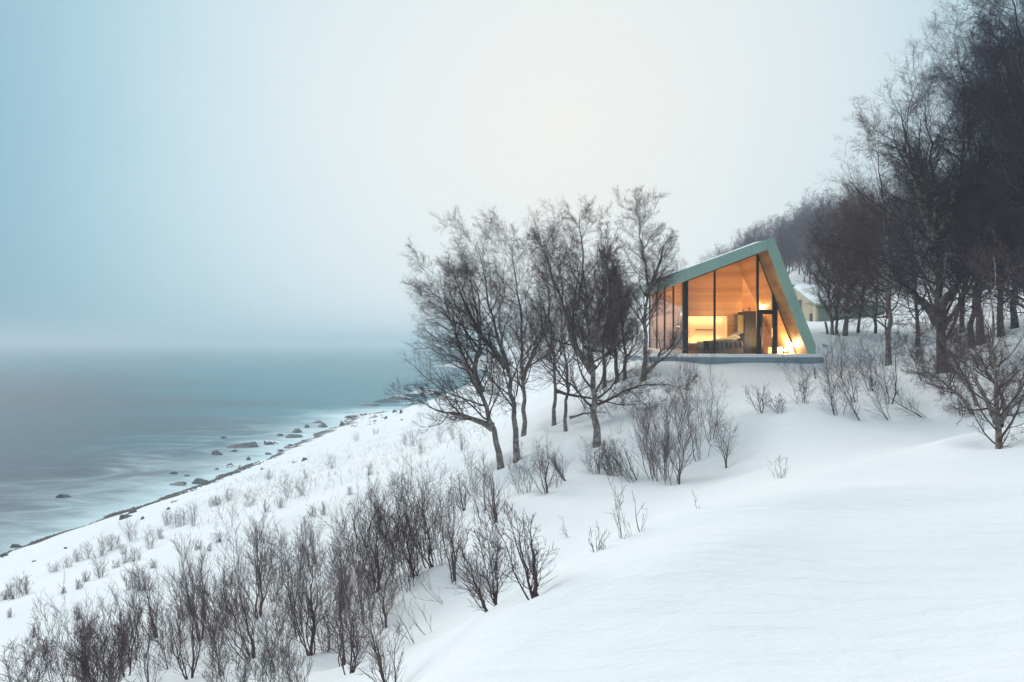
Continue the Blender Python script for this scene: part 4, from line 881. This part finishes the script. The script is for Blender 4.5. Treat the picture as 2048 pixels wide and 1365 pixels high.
# door between the two right posts
door = empty('door', (0, 0, 0), None, None); attach(door, cab)
dl, dr, dt = gx(1522.5), xs[8] - .004, gz(629)
box('door_frame', xs[7] + .003, dl, YG - .02, YG + .09, FL + .02, dt, m_frame, door)
box('door_head', xs[7] + .003, xs[8] - .003, YG - .025, YG + .09, dt + .003, gz(620), m_frame, door)
box('threshold', dl + .003, dr, YG - .01, YG + .08, FL - .0, FL + .035, m_frame, door)
box('pane', dl + .003, dr, YG + .03, YG + .05, FL + .04, dt - .003, m_glass, door, 0)
box('handle', dl - .07, dl - .045, YG - .075, YG - .05, .35, .75, simple('steel', (.5, .5, .5), .3, 1), door)
vert('pane', xs[7] + .003, xs[8] - .003, gz(620) + .004, YG + .03, YG + .05, m_glass, cab)
prism('pane', [(xs[9] + .003, FL), (ri[0] - .05, FL), (xs[9] + .003, side_z(xs[9]) - .04)], YG + .03, YG + .05, m_glass, cab)
# left glazing
yl = np.linspace(YG + .15, 41.2, 5); xl = xs[0] + .03
for i in range(4):
    box('side_pane', xl, xl + .02, yl[i] + .035, yl[i + 1] - .035, FL + .05, ceil_z(xl) - .03, m_glass, cab, 0)
    box('side_mullion', xl - .03, xl + .06, yl[i + 1] - .018, yl[i + 1] + .018, FL, ceil_z(xl) - .03, m_frame, cab, 0)
box('sill', xl - .02, xl + .05, YG + .16, 41.2, FL - .002, FL + .045, m_frame, cab, 0)
# partitions inside: the kitchen wall with its lit recess
kx0, kx1, kz0, kz1, KY = 9.24, 11.36, -.02, 1.39, 36.0
def wallp(pts, nm='partition'): return prism(nm, pts, KY, KY + .12, m_wood, cab)
wallp([(8.95, FL), (kx0, FL), (kx0, ceil_z(kx0)), (8.95, ceil_z(8.95))])
wallp([(kx0 + .001, FL), (kx1, FL), (kx1, kz0), (kx0 + .001, kz0)])
wallp([(kx0 + .001, kz1), (kx1, kz1), (kx1, ceil_z(kx1)), (kx0 + .001, ceil_z(kx0))])
wallp([(kx1 + .001, FL), (12.15, FL), (12.15, side_z(12.15)), (ai[0], ai[1]), (kx1 + .001, ceil_z(kx1))])
m_pale = simple('pale_splashback', (.62, .5, .36), .7)
rec = box('recess', kx0, kx1, KY + .42, KY + .46, kz0 - .03, kz1 + .03, m_pale, cab, 0)
for x0, x1, z0, z1 in ((kx0 - .03, kx0, kz0 - .03, kz1 + .03), (kx1, kx1 + .03, kz0 - .03, kz1 + .03)): box('recess_cheek', x0, x1, KY + .122, KY + .418, z0, z1, m_pale, cab, 0)
for z0, z1 in ((kz0 - .03, kz0), (kz1, kz1 + .03)): box('recess_cheek', kx0 + .001, kx1 - .001, KY + .122, KY + .418, z0, z1, m_pale, cab, 0)
box('recess_shelf', kx0 + .55, kx0 + 1.45, KY + .2, KY + .415, .66, .72, simple('grey_shelf', (.25, .22, .2), .6), cab, 0)
prism('end_wall', [(xl + .06, FL), (13.70, FL), (ai[0], ai[1]), (xl + .06, ceil_z(xl))], 41.3, 41.4, m_wood, cab)
prism('cross_wall', [(12.17, FL), (13.55, FL), (13.0, side_z(13.0)), (12.17, side_z(12.17))], 38.0, 38.08, m_wood, cab)
box('downlight', 13.36, 13.42, 32.2, 32.26, .42, .47, m_dark, cab, 0)

def warm(name, loc, watts, size=.1, col=(1, .57, .27), kind='POINT', rot=None, sy=None):
    d = bpy.data.lights.new(name, kind); d.energy = watts; d.color = col
    if kind == 'AREA':
        d.size = size
        if sy: d.shape = 'RECTANGLE'; d.size_y = sy
    else: d.shadow_soft_size = size
    o = link(bpy.data.objects.new(name, d)); o.location = loc
    if rot: o.rotation_euler = rot
    return o
m_lamp = simple('lit_lamp', (1, .8, .5), .5, emit=(1, .62, .28), es=14)
m_led = simple('led_strip', (1, .8, .5), .5, emit=(1, .66, .38), es=3)
# LED strips of the recess, and their light
box('led_strip', kx0 + .02, kx1 - .02, KY + .13, KY + .15, kz1 - .03, kz1 - .01, m_led, cab, 0)
box('led_strip', kx0 + .02, kx1 - .02, KY + .13, KY + .15, kz0 + .01, kz0 + .03, m_led, cab, 0)
xm = (kx0 + kx1) / 2
warm('recess_light', (xm, KY + .16, zc(kz1 - .05)), 20, 1.9, kind='AREA', rot=(R(25), 0, 0), sy=.05)
warm('recess_light', (xm, KY + .16, zc(kz0 + .05)), 20, 1.9, kind='AREA', rot=(R(155), 0, 0), sy=.05)

# lamps (things)
def lamp_uv(name, loc, r, mat, parent=None):
    bm = bmesh.new(); bmesh.ops.create_uvsphere(bm, u_segments=20, v_segments=12, radius=r); me = bpy.data.meshes.new(name); bm.to_mesh(me); bm.free(); me.materials.append(mat)
    me.polygons.foreach_set('use_smooth', [True] * len(me.polygons)); o = link(bpy.data.objects.new(name, me), parent); o.location = loc; return o
def cyl(name, r1, r2, h, mat, parent, loc, rot=(0, 0, 0), seg=20):
    bm = bmesh.new(); bmesh.ops.create_cone(bm, cap_ends=True, segments=seg, radius1=r1, radius2=r2, depth=h); me = bpy.data.meshes.new(name); bm.to_mesh(me); bm.free(); me.materials.append(mat)
    o = link(bpy.data.objects.new(name, me), parent); o.location = loc; o.rotation_euler = rot; return o
fl = empty('floor_lamp', (13.50, 33.7, zc(FL)), 'bright low lamp glowing against the slanting timber wall right of the door', 'lamp')
cyl('base', .09, .07, .03, m_frame, fl, (0, 0, .015)); cyl('stem', .012, .012, .12, m_frame, fl, (0, 0, .09)); lamp_uv('globe', (0, 0, .19), .075, m_lamp, fl)
warm('floor_lamp_light', (13.44, 33.55, zc(FL + .3)), 300, .1, (1, .66, .34))
warm('entry_light', (12.75, 35.2, zc(1.75)), 75, .06)
warm('overhang_fill', (12.1, 33.9, zc(.5)), 45, .3)  # added fill indoors with no fitting, warms the overhang and inner wall
warm('room_light', (10.9, 34.3, zc(1.7)), 130, .25)
warm('dining_light', (9.6, 38.6, zc(1.6)), 650, .12)
# pendant over the table seen through the side glass
pd = empty('pendant_lamp', (9.35, 38.4, zc(.95)), 'small glowing pendant hanging over the table behind the side glass', 'lamp')
cyl('shade', .16, .04, .16, m_frame, pd, (0, 0, .08)); lamp_uv('bulb', (0, 0, -.02), .07, m_lamp, pd); cyl('cord', .006, .006, 1.9, m_frame, pd, (0, 0, 1.1), seg=6)
tb = empty('dining_table', (9.5, 38.4, zc(FL)), 'round wooden table behind the side glass of the cabin', 'table')
m_oak = simple('oak', (.32, .17, .08), .45)
cyl('tabletop', .75, .75, .05, m_oak, tb, (0, 0, .74), seg=40); cyl('pedestal', .06, .09, .7, m_frame, tb, (0, 0, .36)); cyl('foot', .35, .3, .03, m_frame, tb, (0, 0, .016), seg=30)
for k, (cx_, cy_, a, lab) in enumerate([(8.95, 37.4, .3, 'wooden chair nearest the side glass at the round table'), (10.1, 37.45, -.5, 'wooden chair at the far side of the round table')]):
    ch = empty('chair', (cx_, cy_, zc(FL)), lab, 'chair', 'chairs at the round table'); ch.rotation_euler[2] = a
    for nm, x0, x1, y0, y1, z0, z1 in [('seat', -.21, .21, -.21, .21, .43, .47), ('backrest', -.21, .21, -.23, -.20, .6, .86), ('leg', -.2, -.17, -.2, -.17, 0, .43), ('leg', .17, .2, -.2, -.17, 0, .43), ('leg', -.2, -.17, .17, .2, 0, .43), ('leg', .17, .2, .17, .2, 0, .43), ('back_post', -.2, -.18, -.225, -.205, .47, .6), ('back_post', .18, .2, -.225, -.205, .47, .6)]:
        o = box(nm, x0, x1, y0, y1, z0 - ZC, z1 - ZC, m_oak, None, .003); o.parent = ch
# bed
bx0, bx1 = (1404 - CX) / F * 34.2, (1484 - CX) / F * 34.2
bed = empty('bed', ((bx0 + bx1) / 2, 34.6, zc(FL)), 'bed with a fringed grey blanket standing behind the left glass pane', 'bed')
m_bl = simple('grey_blanket', (.10, .105, .115), .95); m_sh = simple('pale_sheet', (.42, .46, .38), .9); m_base = simple('bed_base', (.20, .19, .20), .8)
def lbox(nm, x0, x1, y0, y1, z0, z1, mat, par, bev=.01):
    o = box(nm, x0, x1, y0, y1, z0 - ZC, z1 - ZC, mat, None, bev); o.parent = par; return o
W2 = (bx1 - bx0) / 2
lbox('base', -W2 + .05, W2, -.62, .75, 0, .30, m_base, bed); lbox('mattress', -W2 + .02, W2 - .02, -.66, .78, .303, .60, m_sh, bed, .05)
# blanket: hangs over the front with a wavy fringed hem
def blanket():
    nx, ny = 60, 14; u = np.linspace(-W2 - .01, W2 * .92, nx); V = []
    prof = [(.4, .62), (.0, .625), (-.4, .625), (-.62, .62), (-.68, .60), (-.70, .55), (-.705, .50), (-.71, .45), (-.705, .40), (-.71, .35), (-.705, .30), (-.71, .26), (-.705, .22), (-.71, .18)]
    rg = np.random.default_rng(3)
    for j, (y, z) in enumerate(prof):
        for i, x in enumerate(u):
            t = i / nx; hem = .16 + .26 * max(0, t - .35) + .03 * math.sin(i * 1.3)
            zz = z if z > .5 else max(z, hem); V.append((x, y - .02 * math.sin(i * .9) * (z < .58), zz + (.06 * math.sin(t * 5) if z > .6 else 0) * .5))
    i = np.arange(nx * ny).reshape(ny, nx); Q = np.stack([i[:-1, :-1], i[:-1, 1:], i[1:, 1:], i[1:, :-1]], -1).reshape(-1, 4)
    me = fast_mesh('blanket', V, Q, m_bl, True); o = link(bpy.data.objects.new('blanket', me), bed); md = o.modifiers.new('t', 'SOLIDIFY'); md.thickness = .015
blanket()
def pillow(nm, loc, s, rot, par, mat):
    bm = bmesh.new(); bmesh.ops.create_cube(bm, size=1); bmesh.ops.subdivide_edges(bm, edges=bm.edges[:], cuts=6, use_grid_fill=True)
    for v in bm.verts:
        x, y, z = v.co * 2; k = (1 - abs(x) ** 3) * (1 - abs(y) ** 3); v.co.z *= .25 + .75 * k
    me = bpy.data.meshes.new(nm); bm.to_mesh(me); bm.free(); me.materials.append(mat); me.polygons.foreach_set('use_smooth', [True] * len(me.polygons))
    o = link(bpy.data.objects.new(nm, me), par); o.location = loc; o.scale = s; o.rotation_euler = rot
pillow('pillow', (W2 - .45, -.25, .78), (.65, .45, .22), (.3, -.35, .1), bed, m_sh); pillow('pillow', (W2 - .25, .15, .88), (.6, .45, .24), (.2, -.6, -.2), bed, simple('blue_cushion', (.22, .25, .28), .9))
# duvet heap
pillow('duvet', (W2 - .95, -.2, .68), (1.1, .8, .22), (0, -.12, 0), bed, m_sh)
# dark cupboard block and lit cabinet beside it
cu = box('cupboard', (1489 - CX) / F * 34.9, (1526 - CX) / F * 34.9, 34.9, 35.9, FL, (HY - 623) / F * 34.9, m_dark, None, .01); cu.name = 'cupboard'
tag(cu, 'tall charcoal cupboard block just left of the glass door', 'cupboard')
cb = empty('wall_cabinet', ((1481 - CX) / F * 35.0, 35.0, zc(.45)), 'narrow lit glass-fronted cabinet on the left side of the charcoal cupboard', 'cabinet')
m_ol = simple('olive_glass', (.18, .15, .07), .4)
w3 = 7.0 / F * 35
lbox('body', -w3, w3, 0, .5, 0, 1.0, m_dark, cb, .005); lbox('front', -w3 + .03, w3 - .02, -.02, -.002, .03, .96, m_ol, cb, .003)
# spotlights
def spot(px, py, Y, label, flip=1):
    r = empty('spotlight', tuple(P(px, py, Y)), label, 'spotlight', 'black spotlights inside the cabin')
    cyl('mount', .035, .035, .02, m_frame, r, (0, 0, 0)); cyl('arm', .010, .010, .10, m_frame, r, (.0, 0, .05)); cyl('head', .028, .034, .17, m_frame, r, (.06 * flip, 0, .11), (0, R(-28) * flip, 0))
spot(1497, 622.4, 34.95, 'black spotlight standing on the charcoal cupboard', 1)
for k, (px, py, lab) in enumerate([(1529, 612, 'left one of the black spotlights above the door'), (1535, 609, 'middle one of the black spotlights above the door'), (1541, 606, 'right one of the black spotlights above the door')]): spot(px, py, 35.3, lab, 1)
box('spotlight_rail', (1525 - CX) / F * 35.3, (1546 - CX) / F * 35.3, 35.28, 35.32, (HY - 615) / F * 35.3, (HY - 613.5) / F * 35.3, m_frame, cab, 0)
# bench by the lamp
be = box('bench', (1536 - CX) / F * 33.9, (1565 - CX) / F * 33.9, 33.9, 34.3, FL, FL + .33, m_oak, None, .01); be.data.materials[0] = m_wood
tag(be, 'low boxy wooden bench behind the glass door beside the glowing lamp', 'bench')

# ------------------------------------------------------------------ outbuildings behind
def vwood():
    m, n, l, b = mat_new('upright_boards'); ge = n.new('ShaderNodeNewGeometry'); s = n.new('ShaderNodeSeparateXYZ'); l.new(ge.outputs['Position'], s.inputs[0])
    ad_ = n.new('ShaderNodeMath'); ad_.operation = 'ADD'; l.new(s.outputs['X'], ad_.inputs[0]); l.new(s.outputs['Y'], ad_.inputs[1])
    dv = n.new('ShaderNodeMath'); dv.operation = 'DIVIDE'; l.new(ad_.outputs[0], dv.inputs[0]); dv.inputs[1].default_value = .34
    f_ = n.new('ShaderNodeMath'); f_.operation = 'FRACT'; l.new(dv.outputs[0], f_.inputs[0]); fo = n.new('ShaderNodeMath'); fo.operation = 'FLOOR'; l.new(dv.outputs[0], fo.inputs[0])
    wn = n.new('ShaderNodeTexWhiteNoise'); wn.noise_dimensions = '1D'; l.new(fo.outputs[0], wn.inputs['W'])
    r = ramp(n, l, wn.outputs['Value'], [(0, (.42, .34, .22)), (1, (.56, .46, .31))])
    gv = n.new('ShaderNodeMapRange'); l.new(f_.outputs[0], gv.inputs[0]); gv.inputs['From Max'].default_value = .16; gv.inputs['To Min'].default_value = .5
    mm = n.new('ShaderNodeMix'); mm.data_type = 'RGBA'; mm.blend_type = 'MULTIPLY'; mm.inputs[0].default_value = 1; l.new(r.outputs[0], mm.inputs[6]); l.new(gv.outputs[0], mm.inputs[7]); l.new(mm.outputs[2], b.inputs['Base Color']); return m
m_vw = vwood(); m_dull = simple('dull_green_boards', (.17, .23, .19), .8)
ox, oy = (1632 - CX) / F * 46, 46.0
ob = empty('outbuilding', (ox, oy, zc(1.5)), 'low outbuilding with upright timber boards and a snowy roof behind the cabin', 'outbuilding')
ev, rg_, dpt = (HY - 612) / F * 46, (HY - 579) / F * 49.6, 3.6
def poly_obj(name, V, Fs, mat, parent):
    me = bpy.data.meshes.new(name); me.from_pydata([Vector(v) for v in V], [], Fs); me.update(); me.materials.append(mat)
    bm = bmesh.new(); bm.from_mesh(me); bmesh.ops.recalc_face_normals(bm, faces=bm.faces); bm.to_mesh(me); bm.free(); return attach(link(bpy.data.objects.new(name, me)), parent)
x1 = ox + 4.6
# end wall with boards (faces left), long green wall (faces the viewer)
def slab(pts, d, name, mat, parent):
    a = [Vector(p) for p in pts]; b2 = [p + Vector(d) for p in a]; n = len(a)
    return poly_obj(name, [tuple(p) for p in a + b2], [list(range(n)), list(range(n, 2 * n))[::-1]] + [[i, (i + 1) % n, n + (i + 1) % n, n + i] for i in range(n)], mat, parent)
slab([(ox, oy, zc(0)), (ox, oy + 6.5, zc(0)), (ox, oy + 6.5, zc(ev)), (ox, oy + dpt, zc(rg_)), (ox, oy, zc(ev))], (.15, 0, 0), 'end_wall', m_vw, ob)
slab([(ox + .152, oy, zc(0)), (x1, oy, zc(0)), (x1, oy, zc(ev)), (ox + .152, oy, zc(ev))], (0, .15, 0), 'long_wall', m_dull, ob)
slab([(x1, oy + .152, zc(0)), (x1, oy + 6.5, zc(0)), (x1, oy + 6.5, zc(ev)), (x1, oy + dpt, zc(rg_)), (x1, oy + .152, zc(ev))], (-.15, 0, 0), 'far_wall', m_vw, ob)
slab([(ox - .06, oy - .12, zc(ev - .0)), (x1 + .1, oy - .12, zc(ev - .0)), (x1 + .1, oy + dpt, zc(rg_ + .05)), (ox - .06, oy + dpt, zc(rg_ + .05))], (0, 0, .10), 'roof', m_green, ob)
slab([(ox - .06, oy + dpt + .003, zc(rg_ + .05)), (x1 + .1, oy + dpt + .003, zc(rg_ + .05)), (x1 + .1, oy + 6.6, zc(ev)), (ox - .06, oy + 6.6, zc(ev))], (0, 0, .10), 'rear_roof', m_green, ob)
snow_slab('roof_snow', [(ox - .05, oy - .1, zc(ev + .1)), (x1 + .08, oy - .1, zc(ev + .1)), (x1 + .08, oy + dpt, zc(rg_ + .16)), (ox - .05, oy + dpt, zc(rg_ + .16))], .22, ob, 8, 40, 30)
box('window', ox - .02, ox, oy + .55, oy + .95, 1.35, 2.0, m_frame, ob, 0)
box('doorway', ox - .02, ox, oy + 2.3, oy + 3.3, 1.2, 3.05, simple('dark_opening', (.12, .10, .09), .7), ob, 0)  # flat dark panel drawn for the opening in the board wall
# taller green wing behind
wy = 50.5; wx0, wx1 = (1572 - CX) / F * wy, (1631 - CX) / F * wy
wg = empty('green_wing', (wx0, wy, zc(1.5)), 'taller green-walled building with a snow edge above the board wall', 'building')
z0_, z1_ = (HY - 569) / F * wy, (HY - 580) / F * wy
slab([(wx0, wy, zc(0)), (wx1, wy, zc(0)), (wx1, wy, zc(z1_)), (wx0, wy, zc(z0_))], (0, 3, 0), 'wall', m_dull, wg)
snow_slab('roof_snow', [(wx0, wy - .1, zc(z0_ + .01)), (wx1 + .1, wy - .1, zc(z1_ + .01)), (wx1 + .1, wy + 3, zc(z1_ + .01)), (wx0, wy + 3, zc(z0_ + .01))], .28, wg, 9, 30, 16)

# dead stump and green scrap sticking out of the snow
g = ground(1655, 669)
V, Q = tubes([(poly([(0, 0, -.2), (-.02, 0, .25), (-.12, 0, .65)], 8)[None], np.linspace(.07, .05, 9)[None])], 9)
o = link(bpy.data.objects.new('stump', fast_mesh('stump', V, Q, M_TRUNK, True))); o.location = g; tag(o, 'short leaning birch stump in the snow right of the cabin', 'stump')
g = ground(1650, 694)
bm = bmesh.new(); bmesh.ops.create_cube(bm, size=1); me = bpy.data.meshes.new('metal_sheet')
for v in bm.verts: v.co = Vector((v.co.x * .42 * (1 if v.co.z > 0 else .4), v.co.y * .03, v.co.z * .2))
bmesh.ops.bevel(bm, geom=bm.edges[:], offset=.004, segments=1, affect='EDGES'); bm.to_mesh(me); bm.free(); me.materials.append(m_green)
o = link(bpy.data.objects.new('metal_sheet', me)); o.location = g; o.rotation_euler = (.3, .35, .2); tag(o, 'scrap of green sheet poking out of the snow by the cabin wall', 'metal sheet')

# ------------------------------------------------------------------ hollows in the snow round the trunks
_g = bpy.data.objects['snow_ground'].data; _v = np.empty(len(_g.vertices) * 3, dtype=np.float32); _g.vertices.foreach_get('co', _v); _v = _v.reshape(-1, 3)
for _o in [o for o in S.objects if o.type == 'EMPTY' and o.parent is None and o.name.split('.')[0] in ('birch_tree', 'bare_tree', 'dense_tree', 'leaning_tree', 'young_tree', 'bare_shrub')]:
    if not (2 < _o.location.y < 45): continue
    big_ = 'tree' in _o.name; rad = .38 if big_ else .22
    _m = np.nonzero((abs(_v[:, 0] - _o.location.x) < 1.6) & (abs(_v[:, 1] - _o.location.y) < 1.6))[0]
    _d = np.hypot(_v[_m, 0] - _o.location.x + .08, _v[_m, 1] - _o.location.y)
    _v[_m, 2] += (-(.16 if big_ else .07) * np.exp(-(_d / rad) ** 2) + (.06 if big_ else .03) * np.exp(-((_d - rad * 2.1) / (rad * .8)) ** 2)).astype(np.float32)
_g.vertices.foreach_set('co', _v.ravel()); _g.update()

# ------------------------------------------------------------------ haze
bm = bmesh.new(); bmesh.ops.create_cube(bm, size=1)
for v in bm.verts: v.co = Vector((v.co.x * 20000, 1300 + v.co.y * 4000, 17.5 + v.co.z * 49))
me = bpy.data.meshes.new('haze'); bm.to_mesh(me); bm.free()
mh = bpy.data.materials.new('haze'); mh.use_nodes = True; n = mh.node_tree.nodes; l = mh.node_tree.links; n.clear()
o_ = n.new('ShaderNodeOutputMaterial'); pv = n.new('ShaderNodeVolumePrincipled'); l.new(pv.outputs[0], o_.inputs['Volume'])
pv.inputs['Color'].default_value = (.86, .955, 1, 1); pv.inputs['Density'].default_value = HAZE; pv.inputs['Anisotropy'].default_value = .1
me.materials.append(mh); tag(link(bpy.data.objects.new('haze', me)), 'pale snow haze over sea and shore', 'haze', kind='stuff')
